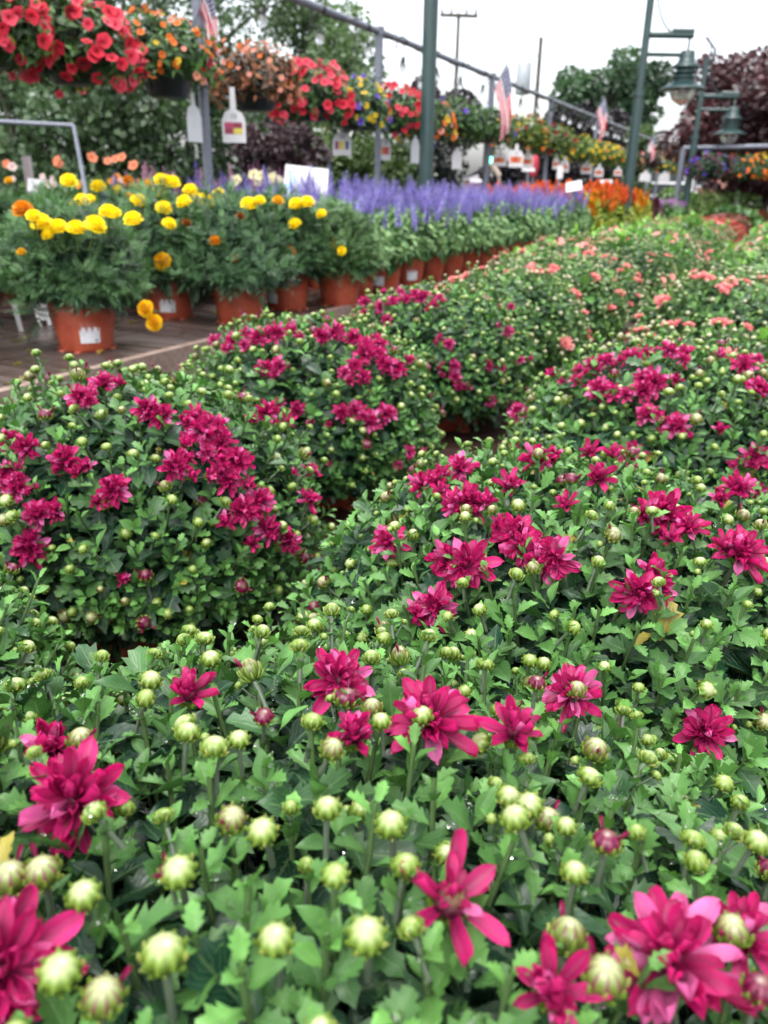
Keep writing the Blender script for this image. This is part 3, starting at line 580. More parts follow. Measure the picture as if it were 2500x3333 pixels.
POM = {'y': [pom_mesh(i, ('#fff22c', '#ffdc10')).mesh('flower', [M_YEL, M_BUD]) for i in range(2)], 'o': [pom_mesh(5, ('#ffb31c', '#e8820c')).mesh('flower', [M_SOFTP, M_BUD])], 'g': [pom_mesh(6, ('#ffd81e', '#ffb010')).mesh('flower', [M_SOFTP, M_BUD])], 'd': [pom_mesh(7, ('#b06a20', '#6b3e18')).mesh('flower', [M_SOFTP, M_BUD])]}
BPOT = pot_mesh('pot', .104, .165, [M_POT, M_SOIL]); BPOTW = pot_mesh('pot', .108, .165, [M_POT, M_SOIL])
def sticker_mesh(R, H, ang):
    g = G(); n = 8; a = np.linspace(-ang, ang, n); V = []
    for z in (H*.18, H*.62):
        rr = R*(.79+.165*z/H)+.0016; V += [[rr*math.sin(t), -rr*math.cos(t), z] for t in a]
    g.add(V, [[i, i+1, n+i+1, n+i] for i in range(n-1)], lin('#e9e9ee'))
    for k in range(13):   # grey print lines and a bar code
        if k < 6: z0 = H*(.56-.035*k); z1 = z0+.0010; a0, a1 = -ang*.85, ang*random.uniform(.3, .85)
        elif k < 12: continue
        else: z0 = H*.205; z1 = H*.245; a0, a1 = ang*.45, ang*.75
        V = []
        for z in (z0, z1):
            rr = R*(.79+.165*z/H)+.0024; V += [[rr*math.sin(t), -rr*math.cos(t), z] for t in (a0, (a0+a1)/2, a1)]
        g.add(V, [[0, 1, 4, 3], [1, 2, 5, 4]], lin('#b4b4bc' if k < 6 else '#84848e'))
    return g.mesh('sticker', [M_TINT])
STK = sticker_mesh(.104, .165, .34)
def bush(g, R, h, hl, z0, N, K, leaves, lmin, lmax, young, old, seed, e0=25, e1=95, p=2.2, up=.55, wide=1, tmax=120, drop=.09, m=0, stems=True):
    r_ = np.random.default_rng(seed); P, N_ = mound_points(N, R, h, hl, RAD(tmax), p, .12, seed, .9); A = nrm(N_*.7+np.array([0, 0, up])+r_.normal(0, .18, P.shape)); g2 = G()
    grow(g2, P+N_*r_.normal(0, .012, (N, 1)), A, leaves, K, lmin, lmax, young, old, r_, e0=e0, e1=e1, drop=drop, wide=wide, stem_to=np.array([0, 0, -hl*.8]) if stems else None, m=m)
    P2, N2 = mound_points(N//2, R*.72, h*.75, hl*.8, RAD(tmax), p, .1, seed+3, .9)
    grow(g2, P2, nrm(N2+np.array([0, 0, .2])), leaves, max(3, K//2), lmax*.9, lmax*1.2, old*.9, old*.7, r_, e0=40, e1=95, drop=drop, wide=wide, m=m)
    off = np.array([0, 0, z0]); g2.V = [v+off for v in g2.V]
    for a, b, c_, d in zip([0], [0], [0], [0]):
        k = g.n; g.V += g2.V; g.T += g2.T; g.U += g2.U; g.F += [(F+k, mm) for F, mm in g2.F]; g.n += g2.n
    return P+off, N_, A
MY, MO = lin('#74a668'), lin('#264f35')
def marigold(pos, label, R=.185, h=.20, seed=0, flowers=(), sticker=None, young=MY, old=MO, potm=None, base=.20):
    o = thing('marigold_plant', pos, label, 'marigold', 'potted marigolds'); g = G()
    bush(g, R*.93, h, .05, base+.02, 190, 8, PIN, .04, .075, young, old, 500+seed, wide=1.0)
    mk('foliage', g, [M_LEAF], o); link('pot', potm or BPOT, o)
    if sticker is not None: s = link('sticker', STK, o); s.rotation_euler[2] = sticker
    r_ = np.random.default_rng(600+seed)
    for (x, y, c, s_) in flowers:
        p = at(x, y, pos[1]-(R*.95 if y > 700 else (R*.6 if y > 650 else .02))+r_.uniform(-.02, .02))-np.array(pos); front = p[2] < .30
        ax = nrm(np.array([r_.normal(0, .35), -.35 if not front else -.9, 1.0 if not front else .3])); 
        l = link('flower', random.choice(POM[c]), o, M=m4(frame_z(ax, np.array(r_.uniform(0, 6))), p, s_*.027))
    return o
def bpos(x, y): p = atz(x, y, .65); return (float(p[0]), float(p[1]), .65)
p1 = bpos(285, 1132)
marigold(p1, 'marigold with big yellow pompons in a terracotta pot standing nearest the front of the bench', .20, .21, 1,
   [(135,728,'y',1.15),(190,742,'y',1.0),(248,745,'y',.95),(310,735,'y',1.15),(352,692,'y',.95),(434,717,'y',1.0),(160,765,'y',.8),(476,1005,'g',.92),(503,1050,'g',.92),(372,697,'y',.8)], sticker=.50)
marigold((p1[0]-.42, p1[1]-.05, .65), 'marigold at the left edge with one orange bloom, its pot hidden by leaves', .20, .22, 2, [(75,685,'o',1.1),(110,706,'y',.8),(70,822,'g',.5)], young=lin('#79a471'))
p2 = bpos(785, 1046)
marigold(p2, 'marigold in the wide terracotta pot with a few spent orange heads', .225, .24, 3, [(810,667,'y',1.1),(845,655,'y',.8),(700,786,'o',.8),(765,840,'d',.5),(782,705,'d',.6),(905,655,'g',.8)], sticker=-.62, young=lin('#6d9c66'), old=lin('#2f5a3c'), potm=BPOTW)
p3 = bpos(935, 1002)
marigold(p3, 'bluish leaved marigold with a pair of yellow heads over a half shaded pot', .19, .23, 4, [(965,667,'y',1.15),(1000,660,'y',1.1),(960,732,'y',1.05),(945,820,'o',.9),(1047,698,'y',.85)], sticker=-.7)
p4 = bpos(1105, 988)
marigold(p4, 'round leafy marigold with a single small yellow bloom next to the first salvia', .19, .20, 5, [(1113,816,'y',.75)], young=lin('#86b070'), old=lin('#46733f'))
p5 = bpos(560, 1030)
marigold(p5, 'marigold in the second row with a shaded pot and a white sticker', .21, .25, 6, [(450,655,'y',1.1),(533,680,'y',1.15),(550,730,'y',.95),(530,852,'g',1.25),(607,728,'d',.7),(600,660,'y',1.1),(418,640,'g',.6)], sticker=.1)
bk = [((-1.28, 3.25), [(225,592,'y',1.2),(270,655,'y',1.1),(295,650,'y',.8),(245,668,'y',.8)], 'marigold in the second row, left half, holding one tall yellow bloom'), ((-1.15, 3.85), [(320,610,'y',1.3),(385,622,'y',1.1),(450,650,'y',1.0),(417,590,'o',1.0),(482,602,'g',.9)], 'marigold in the back row with a tall double yellow head'),
      ((-.98, 3.65), [(525,588,'y',1.2),(560,597,'y',1.3),(545,590,'y',1.0),(520,627,'y',1.1),(620,622,'y',1.2),(655,650,'y',1.1),(680,655,'y',1.0),(672,672,'y',.9)], 'marigold crowded with yellow heads in front of the grey post'), ((-.78, 3.95), [(712,632,'y',1.1),(640,645,'y',.9),(690,660,'y',.9)], 'marigold in the back row beside the white sign'),
      ((-1.62, 2.95), [(30,590,'g',.6)], 'leafy marigold in the back left corner without open yellow heads'), ((-1.75, 3.7), [], 'leafy bedding plant at the far left behind the marigolds')]
for k, ((x, y), fl, lb) in enumerate(bk): marigold((x, y, .65), lb, .21, .23, 10+k, fl, sticker=None)

# ------------------------------------------------------------------ salvia, celosia and the rest of that bench
def spike_mesh(seed, cols, n=60, H=.13, R=.011):
    r_ = np.random.default_rng(seed); g = G(); a, b = lin(cols[0]), lin(cols[1]); tube(g, [[0, 0, -.08], [0, 0, 0], [0, 0, H]], [.0018, .0018, .001], 3, lin('#5a6a72'), cap=False)
    z = np.linspace(0, 1, n); th = np.arange(n)*2.4; rad = np.stack([np.cos(th), np.sin(th), np.zeros(n)], 1); d = nrm(rad+np.array([0, 0, .6])+r_.normal(0, .2, (n, 3)))
    w = R*(1.1-z*.75)*1.5; q = r_.random((n, 1)); g.scatter(L2[1], frame_yz(d, np.tile([0, 0, 1.], (n, 1)))*w[:, None, None]*np.array([[2.2, 1, 1]]), rad*.002+np.stack([z*0, z*0, z*H], 1), (a*q+b*(1-q))*r_.uniform(.7, 1.2, (n, 1)))
    return g
SPK = [spike_mesh(i, ('#c2b8fa', '#9284e6')).mesh('flower_spike', [M_SOFTP]) for i in range(4)]
SV = []
def salvia_proto(seed, nsp=15):
    r_ = np.random.default_rng(seed); o = thing('salvia_plant', (0, 0, .65), 'x', 'salvia', 'blue salvias on the bench'); g = G()
    P, N_, A = bush(g, .165, .155, .05, .21, 180, 7, OV, .035, .07, lin('#a8d48a'), lin('#548c50'), seed, e0=30, e1=105, up=.35)
    mk('foliage', g, [M_LEAF], o); link('pot', BPOT, o); top = [k for k in range(len(P)) if P[k][2] > .285]; r_.shuffle(top)
    for k in top[:nsp]:
        ax = nrm(np.array([r_.normal(0, .16), r_.normal(0, .16), 1])); link('flower_spike', SPK[r_.integers(4)], o, M=m4(frame_z(ax, np.array(r_.uniform(0, 6))), P[k]+np.array([0, 0, r_.uniform(-.0, .045)]), r_.uniform(.8, 1.25)))
    return o
SV = [salvia_proto(700+i) for i in range(3)]
def flame_tpl(cols, seed, n=46):
    r_ = np.random.default_rng(seed); g = G(); a, b = lin(cols[0]), lin(cols[1])
    for k in range(n):
        z = k/n; t = k*2.4; rad = np.array([math.cos(t), math.sin(t), 0]); g.tp(L2[1], (a*r_.random()+b*(1-r_.random()))*.8, frame_yz(rad*.6+np.array([0, 0, 1.1])+r_.normal(0, .2, 3), rad)*.45*(1.1-z*.6), rad*.10*(1-z)+np.array([0, 0, z]))
    return g
def plumed(seed, cols, yl, old, nsp, label, name, cat, group, R=.16, h=.2, sz=.13, part='plume', leaves=OV):
    r_ = np.random.default_rng(seed); o = thing(name, (0, 0, .65), label, cat, group); g = G(); P, N_, A = bush(g, R, h, .10, .20, 130, 7, leaves, .04, .075, yl, old, seed, e0=15, e1=70, up=.8)
    mk('foliage', g, [M_FAR], o); link('pot', BPOT, o); pm = [flame_tpl(c, seed+i).mesh(part, [M_SOFTP]) for i, c in enumerate(cols)]
    top = [k for k in range(len(P)) if P[k][2] > .27]; r_.shuffle(top)
    for k in top[:nsp]: link(part, pm[r_.integers(len(pm))], o, M=m4(frame_z(nrm(A[k]*.3+np.array([0, 0, 1.]))), P[k]-np.array([0, 0, .02]), sz*r_.uniform(.7, 1.2)))
    return o
CEL = [plumed(720, [('#ff8440', '#fb6232'), ('#ffa044', '#fc7434')], lin('#c4d050'), lin('#7aa040'), 13, 'x', 'celosia_plant', 'celosia', 'feathery celosias on the bench'),
       plumed(721, [('#ffb52a', '#ff8a22'), ('#ff6a2a', '#ffa028')], lin('#dcd648'), lin('#8aaa3c'), 13, 'x', 'celosia_plant', 'celosia', 'feathery celosias on the bench')]
BUR = plumed(722, [('#5c1a28', '#3c0f1c')], lin('#6a2030'), lin('#3c1420'), 14, 'x', 'burgundy_plant', 'foliage plant', 'burgundy leaved plants on the bench', h=.17, sz=.09)
PNK = plumed(723, [('#e3b0e8', '#c98fd8')], lin('#7fae6a'), lin('#4a7645'), 26, 'x', 'aster_plant', 'aster', 'pale pink asters on the bench', h=.13, sz=.07, part='flower_cluster')
IDX = index_tree(None); seen = set()
front = lambda Y: edge(Y)-.13
def put(src, x, y, label, s_=1.0):
    o = src if src.name not in seen else copy_tree(src, None, IDX); seen.add(src.name)
    o.location = (x, y, .65); o.rotation_euler[2] = random.uniform(0, 6.28); o.scale = (s_, s_, s_*random.uniform(.95, 1.06)); o['label'] = label; return o
ys = [3.98+.265*k for k in range(15)]
for k, y in enumerate(ys):
    o = put(SV[k % 3], front(y), y, f'blue salvia in a terracotta pot, {ORD[k]} from the marigolds along the front of the bench', .97)
    if k in (1, 2): s = link('sticker', STK, o); s.rotation_euler[2] = (-.25 if k == 1 else .35)-o.rotation_euler[2]
for r in range(1, 5):
    for k in range(13):
        y = 4.2+.29*k+.1*(r % 2)+random.uniform(-.04, .04); x = front(y)-.30*r
        if x < -1.5 or (r > 3 and k > 8) or (r == 4 and k % 2): continue
        put(SV[(k+r) % 3], x, y, f'blue salvia in the {ORD[r]} row from the front, {ORD[k]} counted from the marigolds', random.uniform(.98, 1.1))
for k in range(9):
    y = 8.02+.31*k
    for r in range(4):
        put(CEL[1 if (k > 5 or r == 0 and k == 0) else 0], front(y)-.27*r, y, ('orange and yellow' if (k > 5 or r == 0 and k == 0) else 'flame red') + (f' celosia, {ORD[k]} after the last salvia at the front edge of the bench' if r == 0 else f' celosia in the {ORD[r]} row from the front, {ORD[k]} after the salvias'), random.uniform(.95, 1.1))
for k in range(3):
    for r in range(2): put(BUR, front(10.85)+.49*.27*k-.27*r, 10.85+.27*k, f'burgundy leaved plant, {ORD[r]} row, {ORD[k]} of those between the celosias and the pink asters', .95)
for k in range(4):
    for r in range(2): put(PNK, front(11.75)+.49*.28*k+.18-.27*r, 11.75+.28*k, f'pale pink aster, {ORD[r]} row, {ORD[k]} after the burgundy plants at the bench end', .95)

# ------------------------------------------------------------------ hanging rail, posts, string lights
RZ = {}
def line_at(xp, dx=0): # the rail runs over the vanishing point 2600; distance for a photo column
    return 4.75*(1935/(2600-xp))
pB = at(1390, 165, line_at(1390)); railz = float(pB[2])
def rail_xy(Y): # straight line through two known points
    a = at(668, 400, line_at(668)); b = at(1795, 320, line_at(1795)); f = (Y-a[1])/(b[1]-a[1]); return a[0]+(b[0]-a[0])*f
rail = thing('hanging_rail', (rail_xy(7), 7, 0), 'long grey pipe rail on thin posts carrying the hanging baskets', 'rail'); ro = np.array([rail_xy(7), 7, 0])
g = G(); tube(g, [np.array([rail_xy(y), y, railz])-ro for y in (2.5, 6, 10, 14, 18, 24)], .024, 10); mk('crossbar', g, [M_GREY], rail)
for xp in (668, 1235, 1600, 1795, 1950, 2075, 2170):
    Y = line_at(xp); g = G(); q = np.array([rail_xy(Y), Y, 0])-ro; tube(g, [q, q+[0, 0, railz-.25]], .026, 10); tube(g, [q+[0, 0, railz-.3], q+[0, 0, railz]], .032, 10); tube(g, [q+[0, 0, railz-.02], q+[0, 0, railz+.03]], .04, 10)
    mk('post', g, [M_GREY], rail)
sl = thing('string_lights', (rail_xy(7), 7, railz), 'black string lights looped round the pipe rail, clear bulbs hanging under it', 'string lights'); so = np.array([rail_xy(7), 7, railz])
g = G(); t = np.linspace(3, 22, 760); tube(g, np.stack([[rail_xy(y)+.030*math.cos(y*9) for y in t], t, railz+.030*np.sin(t*9)], 1)-so, .004, 4); mk('cable', g, [M_DARK], sl)
bg_ = G(); V, F, P, T = ellips(.028, .036, 12, 8, z0=-.145); bg_.add(V, F); bm = bg_.mesh('bulb', [M_GLASS])
sg = G(); tube(sg, [[0, 0, 0], [.004, 0, -.05], [0, 0, -.09]], .003, 5); tube(sg, [[0, 0, -.075], [0, 0, -.12]], [.014, .017], 8); smm = sg.mesh('socket', [M_DARK]); wg = G(); tube(wg, [[0, -.016, 0], [0, .016, 0]], .027, 12); wmm = wg.mesh('wrap', [M_DARK])
y = 3.55
while y < 17:
    p = Vector((rail_xy(y), y, railz)); s = link('socket', smm, sl, loc=p-Vector(so)+Vector((0, 0, -.03))); s.rotation_euler = (random.uniform(-.3, .3), random.uniform(-.3, .3), 0); link('bulb', bm, s)
    w = link('wrap', wmm, sl, loc=p-Vector(so)); w.rotation_euler[2] = -math.atan(.49); y += .60

# ------------------------------------------------------------------ hanging baskets
def petunia(cols, low=False, five=True):
    g = G(); a, b = lin(cols[0]), lin(cols[1]); n = 20 if not low else 10; rr = np.array([.06, .14, .5, 1.0]); zz = np.array([-.55, -.15, .02, .06]); th = np.arange(n)*6.283/n
    lob = 1+.09*np.cos(5*th); V = []; Cc = []
    for i in range(4):
        r = rr[i]*(lob if i > 1 else 1); V.append(np.stack([r*np.cos(th), r*np.sin(th), zz[i]+(.07*np.cos(5*th) if i == 3 else 0)*np.ones(n)], 1)); Cc.append(np.tile([b*.5, b, b*.6+a*.4, a][i], (n, 1)))
    g.add(np.concatenate(V), [[i*n+j, i*n+(j+1) % n, (i+1)*n+(j+1) % n, (i+1)*n+j] for i in range(3) for j in range(n)], np.concatenate(Cc)); return g
PET = {'red': petunia(('#f5344f', '#b5142c')), 'pinkred': petunia(('#ff5a72', '#d42544')), 'purple': petunia(('#7a5ad8', '#4a2f9a')), 'plum': petunia(('#6a1c4c', '#3a0c2a')), 'orange': petunia(('#ff8a35', '#d8601c')), 'yellow': petunia(('#f4d838', '#c89a1c')), 'dred': petunia(('#a31a2c', '#5c0c18')), 'peach': petunia(('#ffb09a', '#e88a70'))}
PETM = {k: v.mesh('flower', [M_SOFTP]) for k, v in PET.items()}; PETT = {k: v.tpl() for k, v in PET.items()}
def basket_pot():
    g = G(); lathe(g, [(.0, 0), (.085, 0), (.10, .01), (.128, .11), (.137, .115), (.14, .135), (.132, .135), (.125, .12), (0, .115)], 28); return g.mesh('pot', [M_BLACKPOT])
BKP = basket_pot()
def basket(xp, yp, label, fl, fol=('#6f9a55', '#35552e'), size=.025, R=.26, h=.19, hl=.20, seed=0, nfl=60, foliage_only=False, zoff=0.0, pos=None, wires=True):
    Y = line_at(xp) if pos is None else pos[1]
    p = at(xp, yp, Y); x0 = p[0]; z0 = float(p[2])+zoff
    if pos is not None: x0 = pos[0]
    o = thing('hanging_basket', (x0, Y, z0), label, 'hanging basket', 'hanging flower baskets'); r_ = np.random.default_rng(800+seed); g = G(); farq = Y > 8.5
    P, N_, A = bush(g, R, h, hl, .14, 130 if not farq else 120, 6, OV if not farq else L2, .03, .06 if not farq else .075, lin(fol[0]), lin(fol[1]), 800+seed, e0=30, e1=95, up=.15, tmax=128, drop=.06, stems=not farq)
    mk('foliage', g, [M_FAR], o); link('pot', BKP, o)
    g = G(); top = np.array([0, 0, max(.25, railz-z0)]) if wires else np.array([0, 0, .5])
    for k in range(3): t = k*2.094+.4; tube(g, [[.135*math.cos(t), .135*math.sin(t), .13], top-[0, 0, .03]], .0022, 4)
    tube(g, [top-[0, 0, .04], top+[0, .02, 0], top+[0, 0, .03]], .004, 5); mk('hanger', g, [M_DARK], o)
    n = min(int(nfl*1.7), 170); P2, N2 = mound_points(n*2, R*1.03, h*1.05, hl*1.05, RAD(125), 2.2, .12, 800+seed, 1.2); ks = list(range(len(P2))); r_.shuffle(ks); rest = G()
    nb = 0; cl, wts = zip(*fl); wts = np.array(wts)/sum(wts)
    for k in ks[:n]:
        c = r_.choice(cl, p=wts); ax = nrm(N2[k]*.8+np.array([0, -.4, .25])+r_.normal(0, .42, 3)); q = P2[k]+np.array([0, 0, .14])+N2[k]*.01; s_ = size*r_.uniform(.75, 1.15)
        if c in ('purple', 'red', 'pinkred', 'plum'): s_ *= 1.0
        if not farq and nb < 95:
            nb += 1; link('flower', PETM[c], o, M=m4(frame_z(ax, np.array(r_.uniform(0, 6))), q, s_))
        else: rest.tp(PETT[c], (1, 1, 1), frame_z(ax)*s_, q)
    if rest.n: tag(mk('blossoms', rest, [M_SOFTP], o), kind='stuff')
    return o
RED = [('red', 6), ('pinkred', 4), ('dred', 1)]
basket(-55, 180, 'red petunia basket cut off by the left edge of the view', RED, seed=0, nfl=95, size=.026, R=.24, zoff=-.04)
basket(245, 250, 'large basket of red petunias with long trailing shoots, leftmost whole basket', RED, seed=1, nfl=95, size=.027, R=.255, hl=.20, zoff=-.03)
basket(548, 318, 'basket of small orange flowers in a bare black pot beside the grey post', [('orange', 8), ('yellow', 2), ('dred', 2), ('peach', 2)], seed=2, nfl=70, size=.017, h=.22, R=.24, hl=.10)
basket(835, 362, 'basket of copper brown foliage with salmon tips between orange and red baskets', [('peach', 3), ('orange', 1)], fol=('#c07a55', '#4a3a20'), seed=3, nfl=50, size=.016, R=.25, h=.2, hl=.14)
basket(1020, 395, 'dense basket of red petunias right of the copper brown basket', RED, seed=4, nfl=95, size=.026, R=.25)
basket(1160, 425, 'mixed basket of violet and yellow flowers over the white tag', [('purple', 3), ('yellow', 5)], seed=5, nfl=50, size=.022, R=.25, fol=('#7fa272', '#3a5a3a'))
basket(1285, 435, 'basket of red petunias trailing down beside the thick green pole', RED, seed=6, nfl=90, size=.025, R=.26)
basket(1375, 455, 'orange and peach basket partly hidden by the thick green pole', [('orange', 5), ('peach', 2), ('yellow', 1)], seed=7, nfl=45, size=.028, R=.24)
basket(1480, 450, 'green basket with a few violet flowers just right of the thick green pole', [('purple', 1)], seed=8, nfl=6, size=0.026, R=0.29)
basket(1575, 465, 'green trailing basket with violet flowers behind the nearest flag', [('purple', 1)], seed=9, nfl=7, size=0.026, R=0.31)
basket(1690, 480, 'yellow green basket flecked with orange and dark red under the flag', [('orange', 3), ('dred', 3), ('yellow', 3)], seed=10, nfl=29, size=0.024, R=0.33, fol=('#a0ad50', '#4f6a2c'))
basket(1790, 500, 'orange and dark red basket next to the post past the flag', [('orange', 3), ('dred', 4), ('yellow', 1)], seed=11, nfl=29, size=0.024, R=0.33, fol=('#8fa045', '#45602a'))
basket(1880, 525, 'lime green basket dotted with yellow flowers', [('yellow', 1)], seed=12, nfl=24, size=0.026, R=0.35, fol=('#a9bd55', '#55742e'))
basket(1955, 535, 'yellow and gold basket just left of the lamp pole', [('yellow', 3), ('orange', 1)], seed=13, nfl=34, size=0.026, R=0.35, fol=('#9fb34e', '#50702c'))
basket(2025, 548, 'plum and pale pink basket just left of the tall lamp pole', [('plum', 3), ('peach', 2)], seed=14, nfl=24, size=0.029, R=0.35)
basket(2090, 550, 'dark plum basket just right of the tall lamp pole', [('plum', 4), ('peach', 1)], seed=15, nfl=29, size=0.029, R=0.35, fol=('#4a3a45', '#2a2228'))
basket(2150, 560, 'yellow green basket in front of the brick house', [('yellow', 2), ('orange', 1)], seed=16, nfl=29, size=0.030, R=0.44)
basket(2205, 565, 'orange flowered basket near the second lamp pole', [('orange', 3), ('dred', 1)], seed=17, nfl=29, size=0.030, R=0.48)
basket(2250, 570, 'small far basket behind the second lamp pole', [('orange', 3), ('yellow', 1)], seed=18, nfl=29, size=0.030, R=0.53)
# second rail, crossing on the right
r2 = thing('hanging_rail', (5.2, 11.5, 0), 'second grey pipe rail crossing in front of the purple leaved tree', 'rail'); a = at(2225, 482, 13.0); b = at(2560, 474, 12.0); o2 = np.array([5.2, 11.5, 0]); g = G(); tube(g, [a-o2, b-o2], .03, 10); mk('crossbar', g, [M_GREY], r2)
for q in (a, b): g = G(); tube(g, [np.array([q[0], q[1], 0])-o2, q-o2], .04, 10); mk('post', g, [M_GREY], r2)
for k, (xp, yp, lb, fl, fc) in enumerate([(2320, 585, 'basket of dusky blue flowers under the second rail', [('plum', 2), ('purple', 1)], ('#5a7a55', '#33503a')), (2430, 590, 'basket of bright orange flowers under the second rail', [('orange', 1)], ('#5f8248', '#35552e')), (2508, 590, 'yellow flowered basket at the right edge under the second rail', [('yellow', 3), ('orange', 1)], ('#8fa048', '#45602a'))]):
    basket(xp, yp, lb, fl, fol=fc, seed=20+k, nfl=50, size=.028, R=.36, h=.20, hl=.16, pos=(float(at(xp, yp, 12.4)[0]), 12.4), wires=False)

# ------------------------------------------------------------------ tags, signs, flags
def text(name, s, size, parent, loc, rot=(math.pi/2, 0, 0), mat=None, depth=.0006):
    cu = bpy.data.curves.new(name, 'FONT'); cu.body = s; cu.size = size; cu.extrude = depth; cu.align_x = 'CENTER'; cu.align_y = 'CENTER'; cu.materials.append(mat or M_DARK)
    t = bpy.data.objects.new(name, cu); C.objects.link(t); me = bpy.data.meshes.new_from_object(t); bpy.data.objects.remove(t); o = link(name, me, parent, loc); o.rotation_euler = rot; return o
M_INK = surf('grey print', (.16, .16, .20), (.22, .22, .26), rough=.5, bump=0)
def tagplate(xp, y0, y1, Y, w, label, cols, rz=0.0, neck=.35, tilt=0.0, bare=False):
    a = at(xp, y0, Y); b = at(xp, y1, Y); H = float(a[2]-b[2]); o = thing('basket_tag', (b[0], Y, float(b[2])), label, 'plant tag', 'tags hanging under the baskets', rz)
    o.rotation_euler[1] = tilt; nk = H*neck; bh = H-nk; hw = w/2; nw = w*.13
    pts = [(-hw, 0), (hw, 0), (hw, bh*.68), (hw*.72, bh*.92), (nw, bh), (nw*.8, H), (-nw*.8, H), (-nw, bh), (-hw*.72, bh*.92), (-hw, bh*.68)]
    V = [[x, -.0012, z] for x, z in pts]+[[x, .0012, z] for x, z in pts]; n = len(pts); g = G()
    for yy, k in ((0, 0), (1, n)):
        g.add(np.array(V)[k:k+n], [[0, 1, 2, 9], [9, 2, 3, 8], [8, 3, 4, 7], [7, 4, 5, 6]])
    g.add(V, [[i, (i+1) % n, n+(i+1) % n, n+i] for i in range(n)]); mk('plate', g, [M_WHITE], o, smooth=False)
    if not bare:
        g = G(); x0, x1, z0, z1 = -hw*.8, hw*.72, bh*.26, bh*.62; nc = len(cols[0]); nr = len(cols)
        for r in range(nr):
            for c in range(nc): box(g, (x0+(x1-x0)*(c+.5)/nc, -.0018, z1-(z1-z0)*(r+.5)/nr), ((x1-x0)/nc-.0006, .0010, (z1-z0)/nr-.0006), lin(cols[r][c]))
        mk('picture', g, [M_TINT], o, smooth=False); text('price', '10', w*.28, o, (0, -.0020, bh*.80), mat=M_INK)
    return o
tagplate(764, 283, 464, 4.75, .125, 'white bottle shaped tag with red and yellow pictures under the copper brown basket', [('#b8386a', '#8c2a40'), ('#9a2c4c', '#d8c850')], .12, .40)
tagplate(637, 300, 462, 4.55, .120, 'grey blank tag turned edgeways beside the grey post', [], 1.15, .25, bare=True)
tagplate(1114, 414, 505, 6.4, .135, 'white tag with violet and yellow stripes under the mixed basket', [('#8a3a8a', '#d8c060', '#e0d080', '#3a4a9a')], .05, .18)
tagplate(1254, 420, 521, 7.0, .125, 'narrow white tag with orange red picture under the red petunias', [('#d08038', '#c83a30', '#c04a38')], .85, .30)
tagplate(1350, 440, 531, 7.2, .10, 'blank grey tag touching the thick green pole', [], .8, .1, bare=True)
tagplate(1486, 480, 550, 8.2, .10, 'grey rounded tag hanging against the white sky gap', [], .3, .1, bare=True)
for k, (xp, y0, y1, w, lb) in enumerate([(1625, 480, 540, .15, 'wide white tag with an orange picture right of the green light'), (1678, 468, 544, .16, 'white tag with red picture, middle one of three close together'), (1715, 485, 545, .14, 'white tag with a dull red picture, right one of three close together'), (1835, 508, 560, .15, 'white tag with orange picture beside the white stake'), (1908, 520, 565, .17, 'white tag with an orange picture under the gold basket'), (1948, 532, 575, .18, 'white tag with a blue edge under the gold basket'), (1808, 500, 550, .08, 'narrow white tag next to the thin post'), (2010, 540, 572, .15, 'dim white tag left of the tall lamp pole'), (2050, 540, 580, .10, 'narrow white tag right of the tall lamp pole')]):
    tagplate(xp, y0, y1, line_at(min(xp, 2050))*.97, w, lb, [('#d8602c', '#b8402c', '#c87a3a')], random.uniform(-.3, .5), .25)
for xp, yy, lb in ((2098, 572, 'pale tag left of the white car'), (2160, 575, 'pale tag right of the white car')): tagplate(xp, yy-18, yy+18, 15, .20, lb, [], .1, .2, bare=True)

def sign(xp, yp, Y, w, h, label, tilt=-.35, rz=0., pic=False, name='plant_sign', zb=.65, roll=0.0):
    p = at(xp, yp, Y); o = thing(name, (p[0], Y, zb), label, 'sign', None, rz); z = float(p[2])-zb
    Rx = np.array([[1, 0, 0], [0, math.cos(tilt), -math.sin(tilt)], [0, math.sin(tilt), math.cos(tilt)]]); Ry = np.array([[math.cos(roll), 0, math.sin(roll)], [0, 1, 0], [-math.sin(roll), 0, math.cos(roll)]])
    g = G(); box(g, (0, 0, z), (w, .004, h), R=Rx@Ry); mk('panel', g, [M_WHITE], o, smooth=False)
    g = G(); box(g, (0, .016, z/2-.01), (.022, .012, z)); mk('stake', g, [M_GREY], o, smooth=False)
    if pic:
        g = G(); r_ = np.random.default_rng(4)
        for k in range(7): q = Rx@Ry@np.array([-w*.34+r_.normal(0, .012), -.0035, h*.30-k*h*.10]); box(g, q+[0, 0, z], (.035, .002, .022), lin(random.choice(['#9fd0e8', '#b8e0d8', '#c8e8f0', '#8fc0e0'])), R=Rx@Ry)
        for k in range(5): q = Rx@Ry@np.array([w*.08, -.0035, h*.22-k*h*.11]); box(g, q+[0, 0, z], (w*(.5-.05*k), .002, .006), lin('#d8dde2'), R=Rx@Ry)
        mk('print', g, [M_TINT], o, smooth=False)
    return o
sign(996, 598, 4.9, .245, .20, 'large white sign with faint blue print standing behind the first salvias', -.45, .12, True, roll=.10)
sign(116, 603, 3.6, .062, .052, 'small white label on a stake at the left above the marigolds', -.3, .2, roll=.1)
sign(1868, 606, 7.2, .13, .09, 'bright white sign between the salvias and the celosias', -.6, -.4, roll=-.25)
sign(1823, 560, 8.6, .06, .12, 'white stake sign in front of the dark bushes', 0, 0)
sign(1968, 590, 9.3, .17, .035, 'low white card with red lettering above the celosias', -.2, 0)
sign(1720, 552, 9.4, .14, .035, 'flat white card on a stake left of the red disc', -.2, 0)

